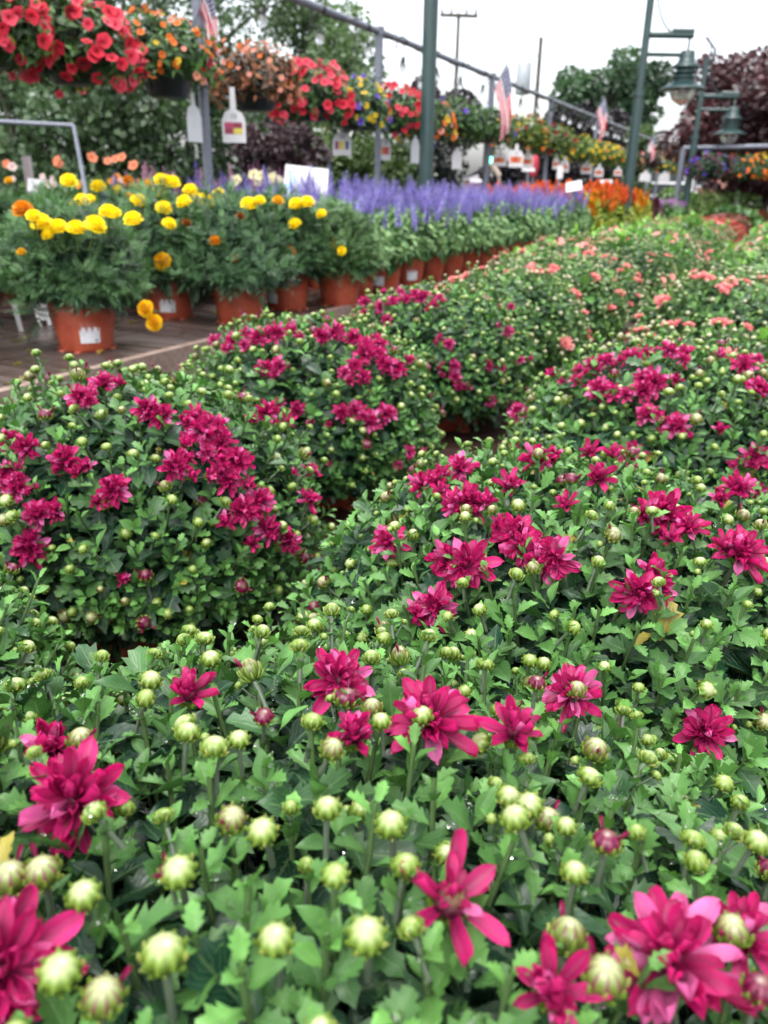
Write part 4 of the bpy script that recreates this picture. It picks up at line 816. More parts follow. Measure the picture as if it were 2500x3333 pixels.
def flag_mat():
    m, n, b = newmat('flag cloth'); L = n.links; u = n.nodes.new('ShaderNodeAttribute'); u.attribute_name = 'luv'; sp = n.nodes.new('ShaderNodeSeparateXYZ'); L.new(u.outputs['Vector'], sp.inputs[0])
    def mth(op, a, b_=None, c_=None):
        k = n.nodes.new('ShaderNodeMath'); k.operation = op
        for i, q in enumerate((a, b_, c_)):
            if q is None: continue
            if isinstance(q, (int, float)): k.inputs[i].default_value = q
            else: L.new(q, k.inputs[i])
        return k.outputs[0]
    st = mth('GREATER_THAN', mth('MODULO', mth('MULTIPLY', sp.outputs[1], 13), 2), 1)          # 0 red, 1 white, red outermost
    mx = n.nodes.new('ShaderNodeMix'); mx.data_type = 'RGBA'; mx.inputs['A'].default_value = (*lin('#c8344a'), 1); mx.inputs['B'].default_value = (*lin('#ece6ea'), 1); L.new(st, mx.inputs['Factor'])
    can = mth('MULTIPLY', mth('LESS_THAN', sp.outputs[0], .4), mth('GREATER_THAN', sp.outputs[1], 6/13))
    sx = mth('SUBTRACT', mth('FRACT', mth('MULTIPLY', sp.outputs[0], 15)), .5); sy = mth('SUBTRACT', mth('FRACT', mth('MULTIPLY', mth('SUBTRACT', sp.outputs[1], 6/13), 9.3)), .5)
    star = mth('LESS_THAN', mth('ADD', mth('MULTIPLY', sx, sx), mth('MULTIPLY', sy, sy)), .085)
    m2 = n.nodes.new('ShaderNodeMix'); m2.data_type = 'RGBA'; m2.inputs['A'].default_value = (*lin('#2c3566'), 1); m2.inputs['B'].default_value = (.8, .8, .82, 1); L.new(star, m2.inputs['Factor'])
    m3 = n.nodes.new('ShaderNodeMix'); m3.data_type = 'RGBA'; L.new(can, m3.inputs['Factor']); L.new(mx.outputs['Result'], m3.inputs['A']); L.new(m2.outputs['Result'], m3.inputs['B']); L.new(m3.outputs['Result'], b.inputs['Base Color']); b.inputs['Roughness'].default_value = .8
    t = n.nodes.new('ShaderNodeBsdfTranslucent'); L.new(m3.outputs['Result'], t.inputs[0]); ms = n.nodes.new('ShaderNodeMixShader'); ms.inputs[0].default_value = .45; L.new(b.outputs[0], ms.inputs[1]); L.new(t.outputs[0], ms.inputs[2]); L.new(ms.outputs[0], n.nodes['Material Output'].inputs[0])
    return m
M_FLAG = flag_mat()
def flag(xp, yt, Y, Ln, label):
    """limp flag on a short slanting staff clamped to the rail; the fly end hangs straight down"""
    p = at(xp, yt, Y); o = thing('flag', (p[0], p[1], float(p[2])), label, 'flag', 'flags on the pipe rail'); g = G()
    s0 = np.array([-.16, 0, -.34]); tube(g, [s0, [0, 0, 0], [.01, 0, .02]], [.006, .006, .009], 6); mk('staff', g, [M_GREY], o)
    nu, nv = 40, 14; u = np.linspace(0, 1, nu+1); v = np.linspace(0, 1, nv+1); U, V = np.meshgrid(u, v, indexing='ij'); H = Ln*.55
    # hoist runs down the staff; cloth falls from it, gathered in folds
    hx = (1-V)*s0[0]*.62*(H/.38); hz = (1-V)*s0[2]*.62*(H/.38); f = U**.8
    X = hx*(1-f*.30)*1.25+.015+.10*Ln*np.sin(f*2)*.9+.014*np.sin(V*14+U*3)*f; Z = hz*(1-f*.45)-U*Ln*.86; Yv = .030*np.sin(V*17+U*2.2)*(.3+f)+.015*np.sin(U*7)
    k = nv+1; g = G(); g.add(np.stack([X, Yv, Z], -1).reshape(-1, 3), [[i*k+j, i*k+j+1, (i+1)*k+j+1, (i+1)*k+j] for i in range(nu) for j in range(nv)], uv=np.stack([U, V], -1).reshape(-1, 2)); mk('cloth', g, [M_FLAG], o); return o
flag(1648, 208, 8.6, .66, 'limp flag with stars and stripes hanging from the rail, nearest of the four seen whole')
flag(1966, 318, 12.8, .56, 'smaller flag with stripes against the round green tree')
flag(2130, 438, 17.5, .50, 'tiny flag beside the brick house roof')
flag(672, -46, 4.7, .34, 'flag whose striped end just shows at the top beside the grey post')

# ------------------------------------------------------------------ lamp posts
def lamp(name, X, Y, rad, zarm, label, Hh=4.4, arm=.62, dirx=1, head=True, sc=1.0):
    o = thing(name, (X, Y, 0), label, 'lamp post', 'green lamp posts'); g = G(); tube(g, [[0, 0, 0], [0, 0, zarm-.55]], rad, 20); tube(g, [[0, 0, zarm-.55], [0, 0, zarm-.50]], rad*1.25, 20); tube(g, [[0, 0, zarm-.50], [0, 0, Hh]], rad*.72, 20)
    tube(g, [[0, 0, 0], [0, 0, .12]], rad*1.9, 20); mk('pole', g, [M_GREEN], o)
    g = G(); A = arm; tube(g, [[0, 0, zarm], [A, 0, zarm]], .030, 8); tube(g, [[0, 0, zarm-.17], [A, 0, zarm-.17]], .022, 8); tube(g, [[A, 0, zarm+.035], [A*.55, 0, zarm+.035]], .03, 8)
    t = np.linspace(0, 1, 14); tube(g, np.stack([.03+A*.55*(1-np.cos(t*math.pi/2)), t*0, zarm+.62-.60*np.sin(t*math.pi/2)], 1), .009, 5); mk('arm', g, [M_GREEN], o)
    xx = A*.93; z = zarm-.11; g = G(); s = sc
    lathe(g, [(.012, .2), (.012, -.03), (.09*s, -.03), (.105*s, -.05), (.11*s, -.16*s), (.13*s, -.24*s), (.21*s, -.31*s), (.21*s, -.325*s), (.13*s, -.34*s), (.13*s, -.38*s), (.20*s, -.40*s), (.20*s, -.412*s), (.13*s, -.42*s), (.13*s, -.46*s), (.20*s, -.48*s), (.20*s, -.492*s), (.15*s, -.51*s), (.16*s, -.56*s), (.24*s, -.62*s), (.335*s, -.68*s), (.335*s, -.695*s), (.15*s, -.66*s)], 28, c=(xx, 0, z)); g.V = [(v-[0, 0, z])*[1, 1, .77]+[0, 0, z] for v in g.V]; L_ = mk('lamp_shade', g, [M_GREEN], o)
    g = G(); lathe(g, [(.165*s, -.67*s), (.17*s, -.74*s), (.13*s, -.86*s), (.06*s, -.93*s), (.001, -.95*s)], 24, c=(xx, 0, z)); g.V = [(v-[0, 0, z])*[1, 1, .77]+[0, 0, z] for v in g.V]; mk('globe', g, [M_GLASS], o)
    g = G()
    for k in range(6):
        a_ = k*1.047; tube(g, [[xx+.18*s*math.cos(a_), .18*s*math.sin(a_), z-.68*s], [xx+.185*s*math.cos(a_), .185*s*math.sin(a_), z-.75*s], [xx+.14*s*math.cos(a_), .14*s*math.sin(a_), z-.87*s], [xx, 0, z-.97*s]], .004, 4)
    g.V = [(v-[0, 0, z])*[1, 1, .77]+[0, 0, z] for v in g.V]; mk('guard', g, [M_GREY], o); g = G(); tube(g, [[xx, 0, z-.5*s], [xx, 0, z-.62*s]], .03*s, 8); mk('bulb', g, [M_WHITE], o); return o
def lamp_px(xp, yp, Y, rad, yarm, label, **k):
    p = at(xp, yp, Y); zz = float(at(xp, yarm, Y)[2]); return lamp('lamp_post', float(p[0]), Y, rad, zz, label, **k)
def pole_only(xp, Y, rad, label):
    p = at(xp, 400, Y); return lamp('lamp_post', float(p[0]), Y, rad, 3.6, label, Hh=5.2)
pole_only(1391, 6.6, .054, 'thick dark green pole in the middle, in front of the baskets, nearest of the three')
lamp_px(2060, 480, 9.2, .052, 112, 'tall green lamp post with a bell shaped lantern hanging against the white sky', Hh=4.6, arm=.47, sc=.70)
lamp_px(2258, 480, 12.6, .050, 312, 'farther green lamp post, its lantern in front of the purple leaved tree', Hh=2.85, arm=.52, sc=.70)

# ------------------------------------------------------------------ trees and shrubs
def tree(name, xp, Y, ztop, zbot, rx, label, cols, cat='tree', n=9000, ls=.10, clumps=40, trunk=.16, seed=0, gaps=.5, conifer=False, ry=None, group=None, px=None, up=.3, limbs=True):
    x0 = float(at(xp, 560, Y)[0]) if px is None else px
    r_ = np.random.default_rng(seed); o = thing(name, (x0, Y, 0), label, cat, group); ry = ry or rx; zc = (ztop+zbot)/2; hz = (ztop-zbot)/2
    # clump centres through the crown volume, more near its outside
    D = nrm(r_.normal(0, 1, (clumps, 3))); rr = r_.uniform(.35, .95, clumps)**.6; 
    if conifer:
        zz = r_.random(clumps)**.8; w = (1-zz*.86); th = r_.uniform(0, 6.28, clumps); CC = np.stack([rx*w*np.cos(th)*rr, ry*w*np.sin(th)*rr, zbot+zz*2*hz], 1)
    else: CC = D*rr[:, None]*np.array([rx, ry, hz])*.86+np.array([0, 0, zc])
    cs = r_.uniform(.16, .34, clumps)*min(rx, hz)*(1.1 if not conifer else .8); wts = cs**2/np.sum(cs**2); k = r_.choice(clumps, n, p=wts)
    d = nrm(r_.normal(0, 1, (n, 3))); P = CC[k]+d*(cs[k]*r_.uniform(.35, 1.0, n)**.5)[:, None]*np.array([1, 1, .75])
    keep = r_.random(n) < (1-gaps*.4*(np.sin(P[:, 0]*2.3+seed)*np.sin(P[:, 2]*2.9+1)*.5+.5)); P = P[keep]; d = d[keep]; k = k[keep]; n = len(P)
    dirv = nrm(d+r_.normal(0, .5, (n, 3))+np.array([0, 0, -.2])); nn = nrm(d*.5+np.array([0, 0, up])+r_.normal(0, .5, (n, 3)))
    c1, c2 = lin(cols[0]), lin(cols[1]); q = np.clip(.5+.22*r_.normal(0, 1, clumps)[k]+r_.normal(0, .14, n), 0, 1)[:, None]
    g = G(); g.scatter(L2[0], frame_yz(dirv, nn)*(ls*r_.uniform(.6, 1.3, n))[:, None, None]*np.array([[1.5, 1, 1]]), P, (c1*q+c2*(1-q))*r_.uniform(.85, 1.2, (n, 1)))
    mk('crown', g, [M_FAR], o)
    g = G(); tp = np.array([0, 0, zbot+hz*1.3]); tube(g, [[0, 0, 0], [.03, .02, zbot*.6], [-.05, .04, zbot+hz*.5], tp], [trunk, trunk*.8, trunk*.6, trunk*.2], 10)
    if limbs:
        for j in r_.permutation(clumps)[:14]:
            zz = min(max(zbot*.9, CC[j][2]-rx*.45), tp[2]); tube(g, [[0, 0, zz], (np.array([0, 0, zz])+CC[j])*.5+[0, 0, .1], CC[j]], [trunk*.35, trunk*.22, trunk*.08], 5)
    mk('trunk', g, [M_BARK], o); return o
GR = ('#6d8a5c', '#33492f'); DG = ('#7d9a70', '#486446')
tree('tree', -60, 15, 9.0, 1.2, 2.8, 'dense dark green tree filling the upper left corner', DG, n=16000, clumps=70, ls=.11, seed=1)
tree('conifer', 380, 17, 9.5, .8, 2.9, 'tall loose conifer behind the red petunia baskets', ('#84a078', '#4a664c'), n=17000, clumps=85, ls=.10, seed=2, conifer=False, gaps=.9)
tree('conifer', 720, 19, 9.8, 1.5, 2.3, 'thin see-through conifer with bare trunk behind the grey post', ('#8aa47e', '#566e54'), n=8500, clumps=60, ls=.085, seed=3, gaps=1.0)
tree('tree', 985, 20, 5.35, 1.2, 1.75, 'broad green tree left of the thick pole, against the white sky', ('#88a576', '#4c6848'), n=12000, clumps=46, ls=.11, seed=4)
for k, (xp, Y, zt, rx, cols, lb) in enumerate([(60, 11.5, 3.0, 1.9, DG, 'dark green shrub behind the metal frame at the left edge'), (330, 12, 3.1, 1.7, ('#5d7c4c', '#2a3f2a'), 'dark green shrub behind the peach daylilies'), (620, 12.5, 2.9, 1.6, ('#58764a', '#283c2a'), 'green shrub behind the white bottle shaped tag'), (1010, 14, 2.25, 1.3, ('#5f7d46', '#2b4028'), 'green shrub under the dense red petunia basket'), (1190, 13.5, 2.1, 1.2, ('#6f8a48', '#33492c'), 'yellowish green shrub behind the narrow tag'), (1330, 15, 2.1, 1.0, ('#26302a', '#14181a'), 'very dark shrub left of the thick green pole')]):
    tree('shrub', xp, Y, zt, .1, rx, lb, cols, 'shrub', n=7000, ls=.085, clumps=36, trunk=.06, seed=10+k, ry=1.0)
tree('purple_shrub', 915, 10.5, 1.95, .9, .62, 'dark purple leaved shrub behind the white bottle shaped tag', ('#5f4650', '#33242c'), 'shrub', n=5000, ls=.06, clumps=26, trunk=.05, seed=20)
tree('purple_tree', 1430, 24, 4.3, 1.3, 1.15, 'dark purple crown showing behind the thick green pole', ('#4c3a48', '#281e2a'), n=5000, ls=.11, clumps=22, seed=21)
tree('purple_tree', 1850, 26, 3.6, .4, 1.9, 'low blackish purple tree behind the lime green baskets', ('#332a36', '#18151c'), n=10000, ls=.13, clumps=40, seed=22)
tree('purple_tree', 1660, 24, 1.9, .2, .9, 'blackish bush behind the group of three tags', ('#2d2530', '#15131a'), n=4000, ls=.12, clumps=20, seed=23)
tree('tree', 1955, 31, 5.75, 1.9, 2.15, 'round topped green tree right of centre against the sky', ('#5d8058', '#34503a'), n=15000, ls=.15, clumps=42, seed=24, gaps=.2, trunk=.2)
tree('tree', 2040, 29, 3.4, .5, 1.0, 'lower yellowish green tree beside the brick house', ('#7f9a5c', '#44603c'), n=8000, ls=.13, clumps=30, seed=25)
tree('purple_tree', 2500, 15, 3.5, .95, 1.95, 'spreading purple leaved tree at the right edge', ('#7a4650', '#3a2028'), n=24000, ls=.085, clumps=90, seed=26, gaps=.3)
tree('purple_tree', 2570, 13.5, 3.5, 1.0, 1.2, 'purple leaved tree cut by the right edge of the view', ('#5c343e', '#2c181f'), n=9000, ls=.08, clumps=36, seed=27)
for k, (xp, Y, zt, rx, cols, lb) in enumerate([(1580, 17, 1.28, 1.0, ('#a8c46a', '#6f9348'), 'light green shrub under the gap of white sky'), (1430, 16, 1.35, .8, ('#6a8a5a', '#3a5538'), 'mid green shrub beside the thick green pole'), (2240, 17, 1.32, .6, ('#94b860', '#5e8a40'), 'lime green shrub behind the second lamp post'), (2330, 14.5, 1.18, .55, ('#b2c486', '#7c9a58'), 'pale green shrub beneath the purple leaved tree'), (2430, 14, 1.12, .6, ('#9ab070', '#5a7a45'), 'green shrub with pale tips at the right under the purple tree'), (2330, 11.6, 1.0, .6, ('#6f9a5c', '#355a38'), 'low dark green shrub past the asters'), (2470, 12, 1.02, .8, ('#7fb066', '#4a7a45'), 'mid green shrub at the right edge above the red chrysanthemums'), (2010, 20, 1.5, 1.2, ('#3c4a3a', '#1c241e'), 'dark shrub behind the celosias')]):
    tree('shrub', xp, Y, zt, .05, rx, lb, cols, 'shrub', n=4500, ls=.07, clumps=26, trunk=.04, seed=40+k, ry=.7, up=.8)

# perennials between the marigolds and the shrubs
def tuft(name, xp, yp, Y, label, cat, cols, fc, n=26, spread=.5, h=.3, kind='spike', fs=.05, zb=0.0):
    p = at(xp, yp, Y); o = thing(name, (p[0], Y, zb), label, cat, 'perennials behind the bench'); r_ = np.random.default_rng(int(xp)); H = float(p[2])-zb; g = G(); m = 150
    P = np.stack([r_.normal(0, spread*.5, m), r_.normal(0, .2, m), r_.uniform(H*.25, H*.86, m)], 1); grow(g, P, nrm(r_.normal(0, .4, (m, 3))+[0, 0, 1]), L2, 6, .05, .13, lin(cols[0]), lin(cols[1]), r_, drop=.1, stem_to=None)
    for i in range(30): x, y = r_.normal(0, spread*.4), r_.normal(0, .15); tube(g, [[x*.6, y*.6, 0], [x, y, H*.8]], .004, 3, lin(cols[1]), cap=False)
    mk('foliage', g, [M_FAR], o); 
    if fc:
        if kind == 'spike': pm = spike_mesh(int(xp), fc, 50, .22, .020).mesh('flower_spike', [M_SOFTP])
        else: pm = petunia(fc, True).mesh('flower', [M_SOFTP])
        for i in range(n):
            q = np.array([r_.normal(0, spread*.5), r_.normal(0, .12), H+r_.normal(-.03, h*.2)-(.15 if kind == 'spike' else 0)]); ax = nrm(np.array([r_.normal(0, .15), -.1, 1]) if kind == 'spike' else np.array([r_.normal(0, .5), -.8, .5])); link('flower_spike' if kind == 'spike' else 'flower', pm, o, M=m4(frame_z(ax), q, (r_.uniform(.7, 1.3) if kind == 'spike' else fs*r_.uniform(.8, 1.2))))
    return o
tuft('astilbe_plant', 545, 585, 8.5, 'pink plumed perennial behind the marigolds left of the grey post', 'perennial', ('#8fa06a', '#56704a'), ('#eab6d0', '#cf90b4'), 22, .5)
tuft('astilbe_plant', 745, 582, 8.5, 'rose pink spiked perennial right of the grey post', 'perennial', ('#8f9a6a', '#56704a'), ('#dca8c8', '#b47ca0'), 30, .8)
tuft('astilbe_plant', 860, 570, 9, 'thin dark pink spikes just left of the white sign', 'perennial', ('#7f9060', '#4a6040'), ('#a8588c', '#7c3c68'), 12, .35)
tuft('daylily_plant', 140, 520, 7.5, 'peach daylilies left of the leaning frame leg', 'daylily', ('#7a9a5c', '#46663c'), ('#f59a72', '#d8704c'), 3, .22, .12, 'f', .042)
tuft('daylily_plant', 335, 515, 7.5, 'peach daylilies right of the leaning frame leg', 'daylily', ('#7a9a5c', '#46663c'), ('#f59a72', '#d8704c'), 5, .4, .16, 'f', .042)
tuft('perennial_plant', 40, 560, 6.5, 'cream and pink flowers at the left edge behind the marigolds', 'perennial', ('#7fa068', '#46683f'), ('#e8d4cc', '#c8a8a4'), 8, .35, .2, 'f', .03)
tuft('perennial_plant', 230, 575, 6.5, 'grey green perennial with small pale blooms behind the small white label', 'perennial', ('#93a87c', '#52704a'), ('#e0c8cc', '#c0a4a8'), 6, .5, .1, 'f', .025)
tuft('perennial_plant', 430, 580, 6.8, 'pale feathery perennial with orange blooms behind the yellow marigolds', 'perennial', ('#a0ac80', '#5a7450'), ('#e89a3c', '#c87428'), 10, .45, .15, 'f', .028)
tuft('daisy_plant', 480, 605, 5.2, 'white daisy peeping out above the marigolds', 'daisy', ('#84a468', '#486a40'), ('#f0f0f0', '#e0d8a0'), 4, .12, .06, 'f', .03, .2)
tuft('perennial_plant', 885, 572, 8.2, 'cream flower heads left of the white sign', 'perennial', ('#9aa868', '#5a7040'), ('#f0e8c0', '#d0c488'), 16, .3, .12, 'f', .045)
tuft('salvia_plant', 690, 605, 5.4, 'violet salvia at the foot of the grey post', 'salvia', ('#6f9a62', '#3c6040'), ('#7c6ad0', '#5444a8'), 14, .28, .15, 'spike', .02, .3)
tuft('perennial_plant', 120, 640, 4.9, 'dark purple leaved bedding plant behind the small white label', 'perennial', ('#4c3a48', '#33262f'), None, 0, .5)

# ------------------------------------------------------------------ frame, posts, left storage, poles, buildings, car
p = at(240, 408, 6.0); o = thing('metal_frame', (p[0], 6.0, 0), 'thin grey green pipe frame with one leaning leg at the left', 'frame'); q = np.array([p[0], 6.0, 0])
g = G(); a_ = at(-120, 388, 6.0)-q; b_ = p-q; tube(g, [a_, b_], .014, 8); mk('top_bar', g, [M_GREY], o)
for s_, e_ in ((b_, at(268, 560, 5.9)-q), (a_, a_*[1, 1, 0])): d_ = e_-s_; e2 = s_+d_*(s_[2]/max(.01, s_[2]-e_[2])); g = G(); tube(g, [s_, e2], .014, 8); mk('leg', g, [M_GREY], o)
p = at(90, 545, 7); o = thing('wooden_post', (p[0], 7, 0), 'weathered grey wooden post behind the small white label', 'post'); g = G(); box(g, (0, 0, float(at(90, 508, 7)[2])/2), (.07, .07, float(at(90, 508, 7)[2])), rz=.4); mk('post', g, [surf('grey wood', (.22, .19, .20), (.38, .33, .34), scale=10, stretch=(1, 1, .1))], o, smooth=False)
o = thing('storage_crate', (-2.35, 3.0, .65), 'dark slatted crate with white stakes behind the left marigolds', 'crate', None, DIR+.6); g = G()
for k in range(3): box(g, (0, 0, .05+k*.09), (1.1, .02, .075), np.ones(3))
box(g, (0, .28, .13), (1.1, .02, .26)); box(g, (-.54, .14, .13), (.02, .28, .26)); box(g, (.54, .14, .13), (.02, .28, .26)); mk('slats', g, [surf('grey crate boards', (.05, .045, .045), (.15, .135, .13), scale=8, stretch=(.2, 4, 4))], o, smooth=False)
for xp, y0, y1, w, lb in ((70, 985, 1078, .016, 'thin white plant stake leaning at the left behind the front pot'), (148, 978, 1060, .05, 'white label card with a notched foot left of the front pot')):
    a_ = atz(xp, y1, .65); b2 = at(xp, y0, a_[1]); o = thing('plant_stake', (a_[0], a_[1], .65), lb, 'plant label'); hh = float(b2[2])-.65; g = G()
    if w < .03: box(g, (0, 0, hh/2), (w, .003, hh)); 
    else: box(g, (0, 0, hh*.62), (w, .003, hh*.76)); box(g, (-w*.36, 0, hh*.12), (w*.26, .003, hh*.24)); box(g, (w*.36, 0, hh*.12), (w*.26, .003, hh*.24))
    mk('card', g, [M_WHITE], o, smooth=False); o.rotation_euler[1] = -.12
def upole(xp, Y, ytop, label, arms, can=False):
    a_ = at(xp, 400, Y); top = float(at(xp, ytop, Y)[2]); o = thing('utility_pole', (a_[0], Y, 0), label, 'utility pole', 'utility poles'); g = G(); tube(g, [[0, 0, 0], [0, 0, top]], [.10, .07], 10); mk('pole', g, [M_BARK], o)
    for ya, w in arms:
        z = float(at(xp, ya, Y)[2]); g = G(); box(g, (0, -.12, z), (w, .10, .12), rz=.1)
        for k in (-.45, -.2, .2, .45): tube(g, [[k*w, -.12, z+.05], [k*w, -.12, z+.24]], .05, 6)
        mk('crossarm', g, [M_BARK], o, smooth=False)
    if can:
        z = float(at(xp, 250, Y)[2]); g = G(); lathe(g, [(0, .55), (.18, .52), (.28, .45), (.28, -.55), (.24, -.6), (0, -.6)], 20, c=(-.55, 0, z)); tube(g, [[-.55, 0, z+.6], [-.3, 0, z+.75], [0, 0, z+.7]], .03, 5); mk('transformer', g, [surf('pale grey enamel', (.38, .42, .46), (.46, .50, .55), rough=.4)], o)
    return o, np.array([a_[0], Y, 0])
upole(1478, 38, 42, 'utility pole with a crossarm right of the thick green pole', [(52, 1.55), (315, .9)])
upole(1740, 34, 120, 'utility pole with a pale transformer can behind the nearest flag', [], True)
o = thing('street_light', (float(at(2215, 118, 25)[0]), 25, 0), 'far street light with a flat head right of the lantern arm', 'street light'); zz = float(at(2215, 118, 25)[2]); g = G(); tube(g, [[1.0, 0, 0], [1.0, 0, zz-.3], [.7, 0, zz]], .045, 6); mk('pole', g, [M_GREY], o); g = G(); lathe(g, [(0, .06), (.12, .04), (.30, -.02), (.25, -.05), (0, -.05)], 12); mk('lamp_head', g, [M_GREY], o)
M_BRICK = bpy.data.materials.new('brick'); M_BRICK.use_nodes = True; n_ = M_BRICK.node_tree; bt = n_.nodes.new('ShaderNodeTexBrick'); bt.inputs['Color1'].default_value = (.26, .09, .065, 1); bt.inputs['Color2'].default_value = (.34, .13, .10, 1); bt.inputs['Mortar'].default_value = (.35, .30, .27, 1); bt.inputs['Scale'].default_value = 4; tcn = n_.nodes.new('ShaderNodeTexCoord'); mpn = n_.nodes.new('ShaderNodeMapping'); mpn.inputs['Rotation'].default_value = (math.pi/2, 0, 0)
n_.links.new(tcn.outputs['Object'], mpn.inputs[0]); n_.links.new(mpn.outputs[0], bt.inputs[0]); n_.links.new(bt.outputs[0], n_.nodes['Principled BSDF'].inputs['Base Color']); n_.nodes['Principled BSDF'].inputs['Roughness'].default_value = .85
M_ROOF = surf('slate roof', (.16, .145, .16), (.25, .23, .26), rough=.8, scale=6, bump=.4); M_PANE = surf('dark window glass', (.03, .035, .04), (.07, .08, .09), rough=.1, bump=0)
def house(xp0, xp1, yeave, yridge, Y, label, depth=7, wins=(), mat=None, hip=True):
    a_, b_ = at(xp0, yeave, Y), at(xp1, yeave, Y); zr = float(at(xp0, yridge, Y+depth/2)[2]); ze = float(a_[2]); w = float(b_[0]-a_[0]); o = thing('brick_house', (float(a_[0]+b_[0])/2, Y, 0), label, 'house'); 
    g = G(); box(g, (0, depth/2, ze/2), (w, depth, ze)); mk('wall', g, [mat or M_BRICK], o, smooth=False)
    e = .35; hx = w/2+e; i_ = depth/2 if hip else 0; g = G(); V = [[-hx, -e, ze+.02], [hx, -e, ze+.02], [hx, depth+e, ze+.02], [-hx, depth+e, ze+.02], [-hx+i_, depth/2, zr], [hx-i_, depth/2, zr]]
    g.add(V, [[0, 1, 5, 4], [2, 3, 4, 5]]).add(V, [[1, 2, 5], [3, 0, 4]]).add(V, [[0, 3, 2, 1]]); r = mk('roof', g, [M_ROOF], o, smooth=False); g = G(); box(g, (0, -e, ze-.06), (w+2*e, .10, .22)); mk('gutter', g, [M_WHITE], o, smooth=False)
    for fx in wins:
        g = G(); box(g, (fx*w, -.03, ze*.55), (1.0, .08, 1.3)); wo_ = mk('window', g, [M_WHITE], o, smooth=False); g = G(); box(g, (fx*w, -.08, ze*.55), (.82, .03, 1.1)); mk('pane', g, [M_PANE], wo_, smooth=False)
    return o
house(2085, 2420, 455, 422, 46, 'brick house with grey roof and white gutter behind the purple leaved tree', wins=(-.32, -.1, .15))
house(1545, 1770, 585, 522, 60, 'low brick building with a grey purple roof behind the light green shrub', wins=(.0, .25), hip=True)
def car(xp, Y, label, col):
    p = at(xp, 600, Y); o = thing('parked_car', (p[0], Y, 0), label, 'car', 'parked cars', .15); prof = [(-2.1, .35), (-2.15, .75), (-1.9, .95), (-1.15, 1.02), (-.6, 1.42), (.75, 1.45), (1.4, 1.05), (2.05, .98), (2.15, .7), (2.1, .35)]
    g = G(); n = len(prof); V = []
    for y, s_ in ((-.82, 1), (-.70, 1), (.70, 1), (.82, 1)): V += [[x, y, z if abs(y) < .8 else min(z, 1.0)] for x, z in prof]
    F = [[k*n+i, k*n+(i+1) % n, (k+1)*n+(i+1) % n, (k+1)*n+i] for k in range(3) for i in range(n)]; g.add(V, F); c = np.array(V)[:n]
    for kk in (0, 3): 
        W_ = np.array(V)[kk*n:(kk+1)*n]; g.add(np.vstack([W_, [[0, W_[0][1], .6]]]), [[i, (i+1) % n, n] for i in range(n)])
    mk('body', g, [col], o, smooth=False); g = G(); box(g, (.05, -.83, 1.17), (1.7, .03, .36)); mk('side_window', g, [M_PANE], o, smooth=False); g = G(); box(g, (.05, .83, 1.17), (1.7, .03, .36)); mk('side_window', g, [M_PANE], o, smooth=False)
    for x in (-1.3, 1.3):
        for y in (-.78, .78): g = G(); tube(g, [[x, y-.1, .32], [x, y+.1, .32]], .32, 18); w = mk('wheel', g, [M_DARK], o); g = G(); tube(g, [[x, y-.12, .32], [x, y+.12, .32]], .18, 14); mk('rim', g, [M_GREY], w)
    for x in (-2.1,):
        for y in (-.6, .6): g = G(); box(g, (x, y, .78), (.08, .3, .14)); mk('headlight', g, [M_GLASS], o, smooth=False)
    return o
WC = surf('white car paint', (.7, .7, .72), (.78, .78, .8), rough=.25, bump=0, coat=.5); SC = surf('silver car paint', (.45, .45, .5), (.52, .52, .58), rough=.25, bump=0, coat=.5)
car(2140, 34, 'white car parked in front of the brick house', WC); car(1690, 48, 'dark red car behind the tags', surf('dark red paint', (.12, .02, .02), (.16, .03, .03), rough=.3, bump=0))
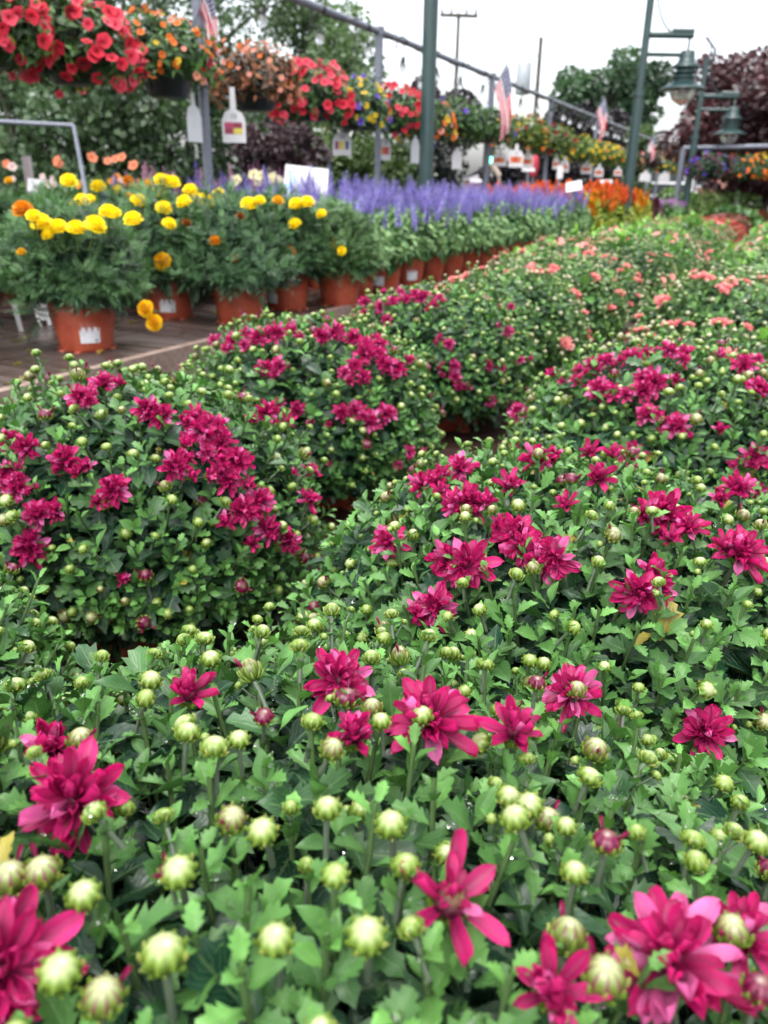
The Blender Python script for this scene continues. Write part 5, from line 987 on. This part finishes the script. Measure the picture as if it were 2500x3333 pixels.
# small roadside things
p = at(1596, 525, 20); o = thing('traffic_light', (p[0], 20, 0), 'traffic light on a dark pole showing green, left of the wide tag', 'traffic light'); zz = float(p[2]); g = G(); tube(g, [[-.12, 0, 0], [-.12, 0, zz+.5]], .05, 8); mk('pole', g, [M_DARK], o)
g = G(); box(g, (0, .03, zz+.18), (.2, .14, .56)); hs_ = mk('housing', g, [M_DARK], o, smooth=False); ml, n_, b_ = newmat('green signal light'); b_.inputs['Emission Color'].default_value = (.15, .9, .62, 1); b_.inputs['Emission Strength'].default_value = 1.6; b_.inputs['Base Color'].default_value = (.05, .4, .3, 1); g = G(); lathe(g, [(.1, 0), (.07, .03), (0, .045)], 16); lz = mk('lens', g, [ml], hs_, M=m4(frame_z(np.array([0, -1., 0.])), (0, -.045, zz), 1))
p = at(1738, 540, 14); o = thing('round_sign', (p[0], 14, 0), 'red disc sign with white mottling among the tags', 'sign'); zz = float(p[2]); g = G(); tube(g, [[0, 0, 0], [0, 0, zz]], .02, 6); mk('pole', g, [M_GREY], o); g = G(); lathe(g, [(0, .01), (.1, .01), (.1, -.01), (0, -.01)], 20, lin('#d8485c')); mk('disc', g, [M_TINT], o, M=m4(frame_z(np.array([.6, -.8, 0.]))@np.diag([1, 1.7, 1]), (0, -.03, zz), 1))
p = at(1600, 575, 18); q = at(1618, 560, 18); o = thing('barrier_board', (p[0], 18, 0), 'slanting pale board right below the green light', 'board'); g = G(); a_ = at(1598, 530, 18)-np.array([p[0], 18, 0]); b2 = at(1625, 572, 18)-np.array([p[0], 18, 0]); tube(g, [a_, b2], .06, 6); tube(g, [b2, b2*[1, 1, 0]], .03, 6); mk('board', g, [surf('pale board', (.5, .38, .32), (.6, .48, .42), bump=.1)], o)
p = at(2118, 495, 19); o = thing('white_banner', (p[0], 19, 0), 'narrow white banner hanging under the tiny flag', 'banner'); zt, zb_ = float(at(2118, 470, 19)[2]), float(at(2118, 512, 19)[2]); g = G(); box(g, (0, 0, (zt+zb_)/2), (.13, .02, zt-zb_)); mk('cloth', g, [M_WHITE], o, smooth=False); g = G(); tube(g, [[0, .05, 0], [0, .05, zt]], .02, 6); mk('pole', g, [M_GREY], o)
